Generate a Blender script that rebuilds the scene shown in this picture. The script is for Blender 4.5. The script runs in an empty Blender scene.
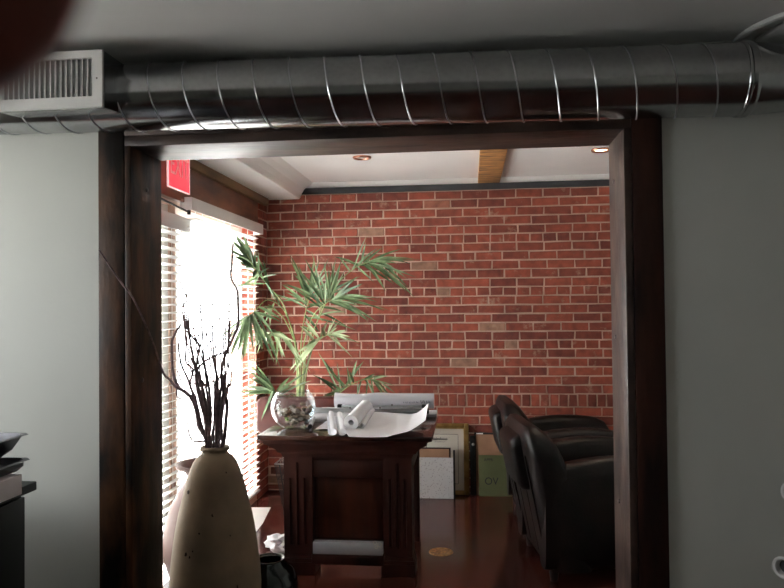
import bpy, bmesh, math, random
from mathutils import Vector, Matrix, noise
random.seed(7)
PI = math.pi
SC = bpy.context.scene
COL = SC.collection
V = Vector

# ------------------------------------------------------------ camera model
F = 715.0
yaw, pit, rho, H = math.radians(6.2), math.radians(1.04), .0105, 1.45
fw = V((-math.sin(yaw) * math.cos(pit), math.cos(yaw) * math.cos(pit), math.sin(pit)))
r0 = V((math.cos(yaw), math.sin(yaw), 0)); u0 = r0.cross(fw)
CR = r0 * math.cos(rho) - u0 * math.sin(rho)
CU = r0 * math.sin(rho) + u0 * math.cos(rho)
def ray(x, y): return fw + CR * ((x - 392) / F) + CU * ((294 - y) / F)
CAM = V((0, 0, H))
def atY(x, y, Y): d = ray(x, y); return CAM + d * (Y / d.y)
def atZ(x, y, Z): d = ray(x, y); return CAM + d * ((Z - H) / d.z)
def atX(x, y, X): d = ray(x, y); return CAM + d * (X / d.x)

# ------------------------------------------------------------ materials
MATS = {}
def nodes(name):
    m = bpy.data.materials.new(name); m.use_nodes = True
    nt = m.node_tree; b = nt.nodes['Principled BSDF']; MATS[name] = m
    return m, nt, b
def mat(name, col, rough=.6, metal=0, var=.12, scale=8, bump=0, bscale=40, coat=0, stretch=(1, 1, 1), col2=None, em=None, ems=0, spec=.5, trans=0, ior=1.45, detail=4, lo=.35, hi=.65, rvar=0):
    m, nt, b = nodes(name); N, L = nt.nodes, nt.links
    tc = N.new('ShaderNodeTexCoord'); mp = N.new('ShaderNodeMapping')
    mp.inputs['Scale'].default_value = stretch
    L.new(tc.outputs['Object'], mp.inputs['Vector'])
    no = N.new('ShaderNodeTexNoise'); no.inputs['Scale'].default_value = scale; no.inputs['Detail'].default_value = detail
    L.new(mp.outputs['Vector'], no.inputs['Vector'])
    cr = N.new('ShaderNodeValToRGB'); cr.color_ramp.elements[0].position = lo; cr.color_ramp.elements[1].position = hi
    c1 = [max(0, c * (1 - var)) for c in col]; c2 = list(col2) if col2 else [min(1, c * (1 + var)) for c in col]
    cr.color_ramp.elements[0].color = (*c1, 1); cr.color_ramp.elements[1].color = (*c2, 1)
    L.new(no.outputs['Fac'], cr.inputs['Fac']); L.new(cr.outputs['Color'], b.inputs['Base Color'])
    b.inputs['Roughness'].default_value = rough; b.inputs['Metallic'].default_value = metal
    b.inputs['Specular IOR Level'].default_value = spec; b.inputs['Coat Weight'].default_value = coat
    b.inputs['Transmission Weight'].default_value = trans; b.inputs['IOR'].default_value = ior
    if rvar:
        mr = N.new('ShaderNodeMapRange'); mr.inputs['To Min'].default_value = rough - rvar; mr.inputs['To Max'].default_value = rough + rvar
        L.new(no.outputs['Fac'], mr.inputs['Value']); L.new(mr.outputs['Result'], b.inputs['Roughness'])
    if em: b.inputs['Emission Color'].default_value = (*em, 1); b.inputs['Emission Strength'].default_value = ems
    if bump:
        n2 = N.new('ShaderNodeTexNoise'); n2.inputs['Scale'].default_value = bscale; n2.inputs['Detail'].default_value = 5
        L.new(mp.outputs['Vector'], n2.inputs['Vector'])
        bp = N.new('ShaderNodeBump'); bp.inputs['Strength'].default_value = bump; bp.inputs['Distance'].default_value = .01
        L.new(n2.outputs['Fac'], bp.inputs['Height']); L.new(bp.outputs['Normal'], b.inputs['Normal'])
    return m

mat('plaster', (.61, .62, .575), .75, var=.03, scale=1.5, bump=.05, bscale=60)
mat('ceiling_paint', (.82, .82, .80), .85, var=.03, scale=2)
mat('white_ceiling', (.88, .85, .83), .8, var=.03, scale=2)
mat('white_gloss', (.80, .79, .77), .35, var=.03)
mat('old_wood', (.016, .009, .006), .52, var=.6, scale=4.5, bump=.35, bscale=9, stretch=(2.2, 2.2, .7), col2=(.12, .048, .018), detail=9, lo=.42, hi=.70, spec=.35)
mat('old_wood_x', (.028, .018, .016), .44, var=.4, scale=4, bump=.35, bscale=9, stretch=(.7, 2.5, 1.4), col2=(.11, .066, .05), detail=9, lo=.35, hi=.70, spec=.4)
mat('red_wood', (.022, .009, .007), .6, var=.4, spec=.25, scale=4.5, bump=.15, bscale=16, stretch=(2.5, 2.5, .4), col2=(.062, .020, .011), detail=9, lo=.4, hi=.7)
mat('header_wood', (.10, .035, .018), .45, var=.45, scale=5, bump=.15, bscale=30, stretch=(2, .5, 2), col2=(.24, .085, .04), detail=8)
mat('light_wood', (.16, .085, .04), .5, var=.3, scale=5, stretch=(2, .4, 2), col2=(.27, .15, .07), detail=6)
mat('beam_wood', (.24, .115, .050), .6, var=.35, scale=6, stretch=(1, 4, 1), col2=(.55, .27, .09), bump=.2, bscale=20, detail=8)
mat('dark_metal', (.035, .037, .042), .5, var=.15)
mat('silver_card', (.62, .65, .70), .35, metal=.25, var=.06, scale=4)
mat('black', (.008, .008, .008), .45, var=.2)
mat('black_gloss', (.006, .008, .008), .15, var=.2)
mat('steel', (.55, .56, .58), .28, metal=1, var=.15, scale=5)
mat('aluminium', (.55, .56, .58), .4, metal=.9, var=.06, scale=20, stretch=(.2, 3, 3))
mat('pan_metal', (.13, .13, .14), .38, metal=1, var=.25, scale=12)
mat('white_paint', (.74, .73, .70), .5, var=.02)
mat('slat', (.85, .84, .82), .5, var=.02)
mat('paper', (.90, .89, .92), .8, var=.03, scale=5)
mat('paper_pink', (.80, .75, .78), .8, var=.04, scale=9)
mat('sun_patch_white', (.85, .84, .82), .8, var=.02)  # sunlight on the floor put into a plain white colour
mat('cherry', (.036, .0105, .0075), .42, var=.25, scale=4, stretch=(3, 3, .4), col2=(.056, .0150, .010), detail=6, bump=.03, spec=.4)
mat('cherry_panel', (.065, .018, .011), .42, var=.3, scale=4, stretch=(5, 3, .3), col2=(.085, .022, .010), detail=6, spec=.35)
mat('cherry_top', (.040, .014, .010), .22, var=.3, scale=4, stretch=(.4, 3, 3), col2=(.060, .020, .013), detail=6, coat=.5)
mat('maroon_leather', (.085, .018, .014), .45, var=.2, scale=10, bump=.1)
mat('leather', (.0045, .0035, .0035), .42, var=.3, scale=7, bump=.12, bscale=90, col2=(.011, .007, .0065), spec=.35)
mat('clay', (.205, .142, .09), .75, var=.15, scale=6, bump=.15, bscale=50, col2=(.28, .205, .13), detail=8, lo=.3, hi=.7)
mat('terracotta', (.13, .072, .06), .6, var=.15, scale=6, bump=.1)
mat('twig', (.20, .135, .14), .7, var=.4, scale=60)
mat('leaf', (.060, .115, .045), .42, var=.4, scale=9, col2=(.17, .25, .11))
mat('leaf_pale', (.22, .29, .13), .45, var=.25, scale=9, col2=(.36, .42, .24))
mat('stem', (.22, .28, .10), .5, var=.25, scale=20)
mat('soil', (.04, .025, .018), .95, var=.4, scale=40, bump=.5)
mat('pebble', (.22, .14, .09), .7, var=.5, scale=9, col2=(.42, .32, .24))
mat('shell', (.50, .42, .36), .6, var=.3, scale=14)
mat('moss', (.16, .22, .05), .9, var=.5, scale=40, bump=.6)
mat('bark_chip', (.16, .08, .045), .8, var=.5, scale=30, bump=.4)
mat('gold', (.36, .22, .075), .38, metal=.75, var=.3, scale=12)
mat('brass', (.50, .30, .13), .4, metal=.7, var=.45, scale=60)
mat('copper', (.45, .20, .13), .3, metal=.9, var=.1)
mat('matboard', (.55, .49, .42), .85, var=.03)
mat('doc', (.58, .54, .47), .8, var=.03)
mat('cardboard', (.33, .18, .11), .8, var=.1, scale=10)
mat('green_card', (.12, .135, .060), .7, var=.08)
mat('ink', (.02, .02, .03), .6)
mat('blue_ink', (.03, .04, .12), .6)
mat('grey_line', (.35, .34, .36), .8)
mat('skin', (.17, .050, .038), .6, var=.15, scale=6, col2=(.21, .065, .048), spec=.2)
mat('nail', (.42, .22, .19), .3)
mat('pavement', (.62, .60, .57), .9, var=.1, scale=2)
mat('screw', (.10, .09, .09), .3, metal=1)
# speckled board
m, nt, b = nodes('speckle'); N, L = nt.nodes, nt.links
tc = N.new('ShaderNodeTexCoord'); vo = N.new('ShaderNodeTexVoronoi'); vo.inputs['Scale'].default_value = 75
cr = N.new('ShaderNodeValToRGB'); cr.color_ramp.elements[0].position = .12; cr.color_ramp.elements[1].position = .32
cr.color_ramp.elements[0].color = (.22, .20, .19, 1); cr.color_ramp.elements[1].color = (.52, .50, .50, 1)
L.new(tc.outputs['Object'], vo.inputs['Vector']); L.new(vo.outputs['Distance'], cr.inputs['Fac']); L.new(cr.outputs['Color'], b.inputs['Base Color']); b.inputs['Roughness'].default_value = .7
# galvanised sheet
m, nt, b = nodes('galvanised'); N, L = nt.nodes, nt.links
tc = N.new('ShaderNodeTexCoord'); vo = N.new('ShaderNodeTexVoronoi'); vo.inputs['Scale'].default_value = 60
no = N.new('ShaderNodeTexNoise'); no.inputs['Scale'].default_value = 3.5
L.new(tc.outputs['Object'], vo.inputs['Vector']); L.new(tc.outputs['Object'], no.inputs['Vector'])
mx = N.new('ShaderNodeMix'); mx.data_type = 'RGBA'; mx.inputs[6].default_value = (.36, .365, .37, 1); mx.inputs[7].default_value = (.41, .415, .42, 1)
L.new(vo.outputs['Distance'], mx.inputs[0]); L.new(mx.outputs[2], b.inputs['Base Color'])
mr = N.new('ShaderNodeMapRange'); mr.inputs['To Min'].default_value = .15; mr.inputs['To Max'].default_value = .24
L.new(no.outputs['Fac'], mr.inputs['Value']); L.new(mr.outputs['Result'], b.inputs['Roughness']); b.inputs['Metallic'].default_value = 1
bp = N.new('ShaderNodeBump'); bp.inputs['Strength'].default_value = .05; bp.inputs['Distance'].default_value = .01
L.new(no.outputs['Fac'], bp.inputs['Height']); L.new(bp.outputs['Normal'], b.inputs['Normal'])
# brick: random tone per brick
def brickmat(name, c1, c2, c3):
    m, nt, b = nodes(name); N, L = nt.nodes, nt.links
    ge = N.new('ShaderNodeNewGeometry'); tc = N.new('ShaderNodeTexCoord')
    cr = N.new('ShaderNodeValToRGB'); cr.color_ramp.elements[0].color = (*c1, 1); cr.color_ramp.elements[1].color = (*c2, 1); cr.color_ramp.elements[0].position = .08
    e = cr.color_ramp.elements.new(.96); e.color = (*c2, 1); e = cr.color_ramp.elements.new(.975); e.color = (*c3, 1)
    cr.color_ramp.elements[-1].color = (*c3, 1)
    L.new(ge.outputs['Random Per Island'], cr.inputs['Fac'])
    no = N.new('ShaderNodeTexNoise'); no.inputs['Scale'].default_value = 16; no.inputs['Detail'].default_value = 7; L.new(tc.outputs['Object'], no.inputs['Vector'])
    mr = N.new('ShaderNodeMapRange'); mr.inputs['From Min'].default_value = .25; mr.inputs['From Max'].default_value = .75; mr.inputs['To Min'].default_value = .6; mr.inputs['To Max'].default_value = 1.35
    L.new(no.outputs['Fac'], mr.inputs['Value'])
    mx = N.new('ShaderNodeVectorMath'); mx.operation = 'SCALE'; L.new(cr.outputs['Color'], mx.inputs[0]); L.new(mr.outputs['Result'], mx.inputs['Scale'])
    # mortar smears
    n3 = N.new('ShaderNodeTexNoise'); n3.inputs['Scale'].default_value = 9; n3.inputs['Detail'].default_value = 9; n3.inputs['Roughness'].default_value = .7; L.new(tc.outputs['Object'], n3.inputs['Vector'])
    m3 = N.new('ShaderNodeMapRange'); m3.inputs['From Min'].default_value = .58; m3.inputs['From Max'].default_value = .68; m3.inputs['To Max'].default_value = .6; L.new(n3.outputs['Fac'], m3.inputs['Value'])
    mm = N.new('ShaderNodeMix'); mm.data_type = 'RGBA'; mm.inputs[7].default_value = (.42, .28, .20, 1)
    L.new(m3.outputs['Result'], mm.inputs[0]); L.new(mx.outputs['Vector'], mm.inputs[6]); L.new(mm.outputs[2], b.inputs['Base Color'])
    b.inputs['Roughness'].default_value = .85
    bp = N.new('ShaderNodeBump'); bp.inputs['Strength'].default_value = .5; bp.inputs['Distance'].default_value = .006
    L.new(no.outputs['Fac'], bp.inputs['Height']); L.new(bp.outputs['Normal'], b.inputs['Normal'])
brickmat('brick', (.17, .036, .024), (.31, .068, .038), (.30, .16, .11))
mat('mortar', (.50, .34, .27), .95, var=.2, scale=6, bump=.4, bscale=70)
# glossy stained concrete floor
m, nt, b = nodes('stained_floor'); N, L = nt.nodes, nt.links
tc = N.new('ShaderNodeTexCoord'); no = N.new('ShaderNodeTexNoise'); no.inputs['Scale'].default_value = 1.3; no.inputs['Detail'].default_value = 8; no.inputs['Distortion'].default_value = 1.2
L.new(tc.outputs['Object'], no.inputs['Vector'])
cr = N.new('ShaderNodeValToRGB'); cr.color_ramp.elements[0].position = .3; cr.color_ramp.elements[1].position = .7
cr.color_ramp.elements[0].color = (.032, .010, .008, 1); cr.color_ramp.elements[1].color = (.095, .024, .017, 1)
L.new(no.outputs['Fac'], cr.inputs['Fac']); L.new(cr.outputs['Color'], b.inputs['Base Color'])
b.inputs['Roughness'].default_value = .16; b.inputs['Specular IOR Level'].default_value = .5
bp = N.new('ShaderNodeBump'); bp.inputs['Strength'].default_value = .05; bp.inputs['Distance'].default_value = .02
L.new(no.outputs['Fac'], bp.inputs['Height']); L.new(bp.outputs['Normal'], b.inputs['Normal'])
# glass
def glass(name, tint=(1, 1, 1), ior=1.45, thin=False):
    m, nt, b = nodes(name); N, L = nt.nodes, nt.links
    if thin:
        tr = N.new('ShaderNodeBsdfTransparent'); tr.inputs[0].default_value = (*tint, 1); gl = N.new('ShaderNodeBsdfGlossy'); gl.inputs['Roughness'].default_value = .02
        lw = N.new('ShaderNodeLayerWeight'); pw = N.new('ShaderNodeMath'); pw.operation = 'POWER'; pw.inputs[1].default_value = 4
        fr = N.new('ShaderNodeMapRange'); fr.inputs['To Min'].default_value = .035; fr.inputs['To Max'].default_value = .75; ms = N.new('ShaderNodeMixShader')
        L.new(lw.outputs['Facing'], pw.inputs[0]); L.new(pw.outputs[0], fr.inputs['Value'])
        L.new(fr.outputs[0], ms.inputs[0]); L.new(tr.outputs[0], ms.inputs[1]); L.new(gl.outputs[0], ms.inputs[2])
        L.new(ms.outputs[0], nt.nodes['Material Output'].inputs['Surface'])
    else:
        b.inputs['Transmission Weight'].default_value = 1; b.inputs['Roughness'].default_value = .02; b.inputs['IOR'].default_value = ior; b.inputs['Base Color'].default_value = (*tint, 1)
glass('window_glass', (.97, .98, .98), 1.3, True)
glass('bowl_glass', (.93, .96, .97), 1.5, True)
glass('lamp_lens', (.9, .9, .9), 1.4, True)
mat('exit_red', (.75, .05, .07), .25, var=.05, em=(1, .06, .10), ems=.75)
mat('exit_letter', (.9, .3, .3), .3, em=(.45, .02, .03), ems=.5)
mat('exit_edge', (.9, .75, .75), .2, em=(1, .55, .55), ems=.7)
mat('lamp_on', (1, .9, .7), .5, em=(1, .78, .5), ems=9)
mat('lamp_off', (.5, .42, .40), .3)

# ------------------------------------------------------------ mesh helper
ORG = {}
class MB:
    def __init__(s): s.bm = bmesh.new()
    def box(s, lo, hi, bev=0, seg=2, M=None):
        lo, hi = V(lo), V(hi); c = (lo + hi) / 2; d = hi - lo
        r = bmesh.ops.create_cube(s.bm, size=1); vs = r['verts']
        for v in vs: v.co = V((v.co.x * d.x + c.x, v.co.y * d.y + c.y, v.co.z * d.z + c.z))
        if bev:
            es = list({e for v in vs for e in v.link_edges})
            rb = bmesh.ops.bevel(s.bm, geom=es, offset=bev, segments=seg, profile=.5, affect='EDGES')
            vs = list({v for v in rb['verts']} | {v for v in vs if v.is_valid})
        if M:
            for v in vs: v.co = M @ v.co
        return s
    def poly(s, pts, d):          # prism: polygon pts pushed by vector d
        d = V(d); a = [s.bm.verts.new(V(p)) for p in pts]; b2 = [s.bm.verts.new(V(p) + d) for p in pts]
        n = len(a); s.bm.faces.new(a); s.bm.faces.new(b2[::-1])
        for i in range(n): s.bm.faces.new((a[i], b2[i], b2[(i + 1) % n], a[(i + 1) % n]))
        return s
    def lathe(s, prof, c=(0, 0, 0), n=40, M=None, cap=True):   # prof: (r,z)
        c = V(c); rings = []
        for r, z in prof:
            ring = []
            for i in range(n):
                a = 2 * PI * i / n; p = V((r * math.cos(a), r * math.sin(a), z))
                if M: p = M @ p
                ring.append(s.bm.verts.new(c + p))
            rings.append(ring)
        for A, B in zip(rings, rings[1:]):
            for i in range(n): s.bm.faces.new((A[i], A[(i + 1) % n], B[(i + 1) % n], B[i]))
        if cap:
            if prof[0][0] > 1e-4: s.bm.faces.new(rings[0][::-1])
            if prof[-1][0] > 1e-4: s.bm.faces.new(rings[-1])
        return s
    def tube(s, pts, rad, n=8, cap=True):
        pts = [V(p) for p in pts]; k = len(pts)
        if not hasattr(rad, '__len__'): rad = [rad] * k
        rings = []; up = None
        for i, p in enumerate(pts):
            t = (pts[min(i + 1, k - 1)] - pts[max(i - 1, 0)]).normalized()
            if up is None:
                up = t.orthogonal().normalized()
            up = (up - t * up.dot(t))
            up = up.normalized() if up.length > 1e-6 else t.orthogonal().normalized()
            w = t.cross(up)
            rings.append([s.bm.verts.new(p + (up * math.cos(2 * PI * j / n) + w * math.sin(2 * PI * j / n)) * rad[i]) for j in range(n)])
        for A, B in zip(rings, rings[1:]):
            for j in range(n): s.bm.faces.new((A[j], A[(j + 1) % n], B[(j + 1) % n], B[j]))
        if cap: s.bm.faces.new(rings[0][::-1]); s.bm.faces.new(rings[-1])
        return s
    def grid(s, f, nu, nv, thick=0):
        g = [[s.bm.verts.new(V(f(i / nu, j / nv))) for j in range(nv + 1)] for i in range(nu + 1)]
        for i in range(nu):
            for j in range(nv): s.bm.faces.new((g[i][j], g[i + 1][j], g[i + 1][j + 1], g[i][j + 1]))
        if thick:
            s.bm.normal_update(); bmesh.ops.solidify(s.bm, geom=list(s.bm.faces), thickness=thick)
        return s
    def blob(s, c, r, sub=2, jit=.15, sq=(1, 1, 1)):
        rr = bmesh.ops.create_icosphere(s.bm, subdivisions=sub, radius=1); o = V((random.random() * 9, 0, 0))
        for v in rr['verts']:
            k = 1 + jit * noise.noise(v.co * 1.6 + o) * 2
            v.co = V((v.co.x * sq[0], v.co.y * sq[1], v.co.z * sq[2])) * r * k + V(c)
        return s
    def build(s, name, m, parent=None, smooth=True, sub=0, ang=40, bev=0):
        bm = s.bm; bmesh.ops.recalc_face_normals(bm, faces=list(bm.faces))
        if parent is not None: org = ORG[parent.name]
        else:
            xs = [v.co.copy() for v in bm.verts]
            org = V(((min(p.x for p in xs) + max(p.x for p in xs)) / 2, (min(p.y for p in xs) + max(p.y for p in xs)) / 2, min(p.z for p in xs)))
        for v in bm.verts: v.co -= org
        if smooth:
            for f in bm.faces: f.smooth = True
            for e in bm.edges:
                if len(e.link_faces) == 2 and e.calc_face_angle(0) > math.radians(ang): e.smooth = False
        me = bpy.data.meshes.new(name); bm.to_mesh(me); bm.free()
        me.materials.append(MATS[m])
        o = bpy.data.objects.new(name, me); COL.objects.link(o)
        if parent is None: o.location = org
        else: o.parent = parent
        if bev:
            md = o.modifiers.new('bevel', 'BEVEL'); md.width = bev; md.segments = 2; md.limit_method = 'ANGLE'
        if sub:
            md = o.modifiers.new('sub', 'SUBSURF'); md.levels = sub; md.render_levels = sub
        ORG[o.name] = org
        return o
def tag(o, label=None, cat=None, group=None, kind=None):
    if label: o['label'] = label
    if cat: o['category'] = cat
    if group: o['group'] = group
    if kind: o['kind'] = kind
    return o
def struct(o): o['kind'] = 'structure'; return o
def empty(name, loc, label, cat, group=None, kind=None):
    o = bpy.data.objects.new(name, None); COL.objects.link(o); o.location = loc; o.empty_display_size = .05
    ORG[o.name] = V(loc); return tag(o, label, cat, group, kind)
def bez(pts, n=24):               # Catmull-Rom through pts
    pts = [V(p) for p in pts]; P = [pts[0] * 2 - pts[1]] + pts + [pts[-1] * 2 - pts[-2]]; out = []
    segs = len(pts) - 1; per = max(2, n // segs)
    for i in range(segs):
        a, b2, c, d = P[i:i + 4]
        for j in range(per):
            t = j / per
            out.append(.5 * ((2 * b2) + (-a + c) * t + (2 * a - 5 * b2 + 4 * c - d) * t * t + (-a + 3 * b2 - 3 * c + d) * t ** 3))
    out.append(pts[-1]); return out
def copy_tree(o, parent=None):
    c = o.copy(); COL.objects.link(c); c.parent = parent
    for ch in list(o.children): copy_tree(ch, c)
    return c
def text_mesh(txt, size, M, name, m, parent, ext=.0008, align='CENTER', sx=1):
    cu = bpy.data.curves.new(name, 'FONT'); cu.body = txt; cu.size = size; cu.extrude = ext; cu.align_x = align; cu.align_y = 'CENTER'
    ob = bpy.data.objects.new('tmp', cu); COL.objects.link(ob); bpy.context.view_layer.update()
    me = bpy.data.meshes.new_from_object(ob.evaluated_get(bpy.context.evaluated_depsgraph_get())); bpy.data.objects.remove(ob)
    bm = bmesh.new(); bm.from_mesh(me)
    for v in bm.verts: v.co = M @ V((v.co.x * sx, v.co.y, v.co.z))
    mb = MB(); mb.bm.free(); mb.bm = bm
    return mb.build(name, m, parent, smooth=False)

# ------------------------------------------------------------ the setting
FY, BY = 2.62, 2.87           # partition front and back faces
WY = 5.60                     # brick wall
XL = -1.62                    # window wall of the rear room
OL, OR, OT = -1.285, .551, 2.076
CZ = 2.375; CZ2 = 2.45
FXL, FXR, FYB = -3.0, 2.6, -2.6

struct(MB().box((FXL, FYB, -.1), (FXR, FY, 0)).box((XL, FY, -.1), (FXR, WY + .1, 0)).build('floor', 'stained_floor', smooth=False))
struct(MB().box((FXL, FYB, CZ), (FXR, FY, CZ + .25)).build('ceiling', 'ceiling_paint', smooth=False))
struct(MB().box((-1.345, BY, CZ2), (FXR, WY, CZ2 + .1)).build('ceiling_rear', 'white_ceiling', smooth=False))
# dropped soffit along the window wall with coved side
pts = [(XL, 2.32), (-1.352, 2.32), (-1.342, 2.325), (-1.325, 2.36), (-1.302, 2.395), (-1.27, 2.425), (-1.235, CZ2), (-1.4, CZ2 + .1), (XL, CZ2 + .1)]
struct(MB().poly([(x, BY, z) for x, z in pts], (0, WY - BY, 0)).build('ceiling_soffit', 'white_ceiling', smooth=False))
# partition with opening
p = MB()
p.box((FXL, FY, 0), (OL - .03, BY, CZ + .2)); p.box((OR + .03, FY, 0), (FXR, BY, CZ + .2)); p.box((OL - .03, FY, OT + .03), (OR + .03, BY, CZ + .2))
struct(p.build('wall_partition', 'plaster', smooth=False))
# front room shell
struct(MB().box((FXR, FYB, 0), (FXR + .12, WY + .1, CZ2)).build('wall_right', 'plaster', smooth=False))
struct(MB().box((FXL, FYB - .12, 0), (FXR, FYB, CZ)).build('wall_rear', 'plaster', smooth=False))
w1 = (1.1, 2.2, 1.15, 2.12)
p = MB(); a, b2, c, d = w1
p.box((FXL - .12, FYB, 0), (FXL, a, CZ)).box((FXL - .12, b2, 0), (FXL, BY, CZ)).box((FXL - .12, a, 0), (FXL, b2, c)).box((FXL - .12, a, d), (FXL, b2, CZ))
struct(p.build('wall_left', 'plaster', smooth=False))
def window(n, X0, X1, y0, y1, z0, z1, fr=.05, mull=()):
    m = MB(); m.box((X0, y0, z0), (X1, y0 + fr, z1)).box((X0, y1 - fr, z0), (X1, y1, z1)).box((X0, y0 + fr, z0), (X1, y1 - fr, z0 + fr)).box((X0, y0 + fr, z1 - fr), (X1, y1 - fr, z1))
    for y in mull: m.box((X0, y - .02, z0 + fr), (X1, y + .02, z1 - fr))
    o = struct(m.build('window_%d' % n, 'white_paint', smooth=False))
    xm = (X0 + X1) / 2
    MB().box((xm - .003, y0 + fr, z0 + fr), (xm + .003, y1 - fr, z1 - fr)).build('glass', 'window_glass', o, smooth=False)
    return o
window(2, FXL - .09, FXL - .04, *w1, mull=(1.7,))

# window wall of rear room: brick pier near the corner, low plinth, timber header
YA, YB = 4.02, 5.29            # tall window
YD0, YD1 = 3.02, 3.94          # exit door
def bricks(mb, o, ux, uz, un, W, Z0, rows, seedc=0, depth=.006):
    for (zb, zt, kind, k) in rows:
        L_ = {'s': .2085, 'h': .102, 'r': .0705}[kind]; x = -random.random() * .2 if kind != 's' else (-.2085 * .5 if k % 2 else 0) - random.random() * .03 - .08
        while x < W:
            a = max(x, 0); b_ = min(x + L_ * random.uniform(.985, 1.015), W); nx = b_ if b_ < W else W
            if nx - a > .03:
                g = .0058; j = lambda: random.uniform(-.0028, .0028)
                dpt = depth + random.uniform(-.002, .003)
                q = [(a + g + j(), zb + g + j()), (nx - g + j(), zb + g + j()), (nx - g + j(), zt - g + j()), (a + g + j(), zt - g + j())]
                cx = sum(t[0] for t in q) / 4; cz = sum(t[1] for t in q) / 4
                base = [mb.bm.verts.new(o + ux * t[0] + uz * t[1] - un * .004) for t in q]
                mid = [mb.bm.verts.new(o + ux * t[0] + uz * t[1] + un * (dpt - .003)) for t in q]
                top = [mb.bm.verts.new(o + ux * (t[0] + (.003 if t[0] < cx else -.003)) + uz * (t[1] + (.003 if t[1] < cz else -.003)) + un * dpt) for t in q]
                for A, B in ((base, mid), (mid, top)):
                    for i in range(4): mb.bm.faces.new((A[i], A[(i + 1) % 4], B[(i + 1) % 4], B[i]))
                mb.bm.faces.new(top)
            x = b_ if b_ < W else W
rows = []; z = 2.355; pz = .0689
for k in range(23):
    rows.append((z - pz, z, 'h' if (k + 1) % 6 == 0 else 's', k)); z -= pz
rows.append((z - .1, z, 'r', 23)); z -= .1
k = 24
while z > 0: rows.append((max(z - pz, 0), z, 's', k)); z -= pz; k += 1
mb = MB(); mb.box((XL - .3, WY, 0), (FXR, WY + .25, 2.405))
wb = struct(mb.build('wall_back', 'mortar', smooth=False))
mb = MB(); bricks(mb, V((XL, WY, 0)), V((1, 0, 0)), V((0, 0, 1)), V((0, -1, 0)), FXR - XL, 0, rows)
mb.build('brickwork', 'brick', wb, smooth=False)
MB().box((XL - .3, WY, 2.405), (FXR, WY + .25, CZ2 + .1)).build('plaster_band', 'white_ceiling', wb, smooth=False)
struct(MB().box((-1.335, WY - .014, 2.357), (FXR, WY, 2.405)).build('trim_1', 'dark_metal', smooth=False))
mb = MB()
mb.box((XL - .16, YB, 0), (XL, WY, 2.5)).box((XL - .16, BY, 2.06), (XL - .001, YB, 2.5)).box((XL - .16, YD1, 0), (XL - .09, YA, 2.06)).box((XL - .16, BY, 0), (XL, YD0, 2.06)).box((XL - .16, YA, 0), (XL, YB, .05))
wl = struct(mb.build('wall_window_side', 'mortar', smooth=False))
mb = MB()
bricks(mb, V((XL, WY, 0)), V((0, -1, 0)), V((0, 0, 1)), V((1, 0, 0)), WY - YB, 0, rows[1:])
bricks(mb, V((XL, YB, 0)), V((-1, 0, 0)), V((0, 0, 1)), V((0, -1, 0)), .16, 0, rows[4:])
mb.build('brickwork', 'brick', wl, smooth=False)
struct(MB().box((XL - .02, BY, 2.055), (XL + .02, YB + .02, 2.262)).build('trim_2', 'header_wood', smooth=False, bev=.004))
struct(MB().box((XL - .02, BY, 2.262), (XL + .045, 5.52, 2.318)).build('trim_3', 'light_wood', smooth=False, bev=.004))
window(1, XL - .15, XL - .10, YA, YB, .05, 2.055, .05)
# exit door (set back in the wall)
mb = MB(); x0, x1 = XL - .145, XL - .10
mb.box((x0, YD0, .02), (x1, YD0 + .1, 2.05)).box((x0, YD1 - .1, .02), (x1, YD1, 2.05)).box((x0, YD0 + .1, .02), (x1, YD1 - .1, .25)).box((x0, YD0 + .1, 1.95), (x1, YD1 - .1, 2.05))
dr = struct(mb.build('door_1', 'white_paint', smooth=False))
MB().box((x0 + .02, YD0 + .1, .25), (x0 + .025, YD1 - .1, 1.95)).build('glass', 'window_glass', dr, smooth=False)
# outside ground
struct(MB().box((-14, -8, -.2), (FXL - .12, 16, -.06)).box((FXL - .12, BY, -.2), (XL - .16, 16, -.06)).build('ground_outside', 'pavement', smooth=False))

# timber surround of the opening
def trim(n, lo, hi, m, bev=.006):
    return struct(MB().box(lo, hi, bev).build('trim_%d' % n, m, smooth=True))
def screws(par, pts, nx):
    for c in pts:
        M_ = Matrix.Rotation(PI / 2 * nx, 3, 'Y')
        MB().lathe([(.009, 0), (.009, .003), (.006, .005), (0, .005)], c, 12, M=M_).build('bolt', 'screw', par)
pl = trim(4, (-1.418, FY - .014, 0), (OL - .028, FY + .02, CZ - .155), 'old_wood')
jl = trim(5, (OL - .027, FY - .012, 0), (OL, BY + .012, OT + .006), 'old_wood', .004)
pr = trim(6, (OR + .028, FY - .014, 0), (.684, FY + .02, CZ - .155), 'red_wood')
jr = trim(7, (OR, FY - .012, 0), (OR + .027, BY + .012, OT + .006), 'old_wood_x', .004)
lt = trim(8, (OL - .027, FY - .012, OT), (OR + .027, BY + .012, OT + .04), 'old_wood_x', .004)
trim(9, (OL - .027, FY - .014, OT + .041), (OR + .027, FY + .02, CZ - .155), 'old_wood_x', .004)
for (x, y) in ((146.7, 190), (142, 380)): screws(jl, [atX(x, y, OL)], 1)
for (x, y) in ((614, 182), (616, 337), (619.5, 501)): screws(jr, [atX(x, y, OR)], -1)

# exposed ceiling beam
struct(MB().box((.075, BY, 2.405), (.243, WY, CZ2 + .02), .004).build('trim_10', 'beam_wood'))

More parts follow.
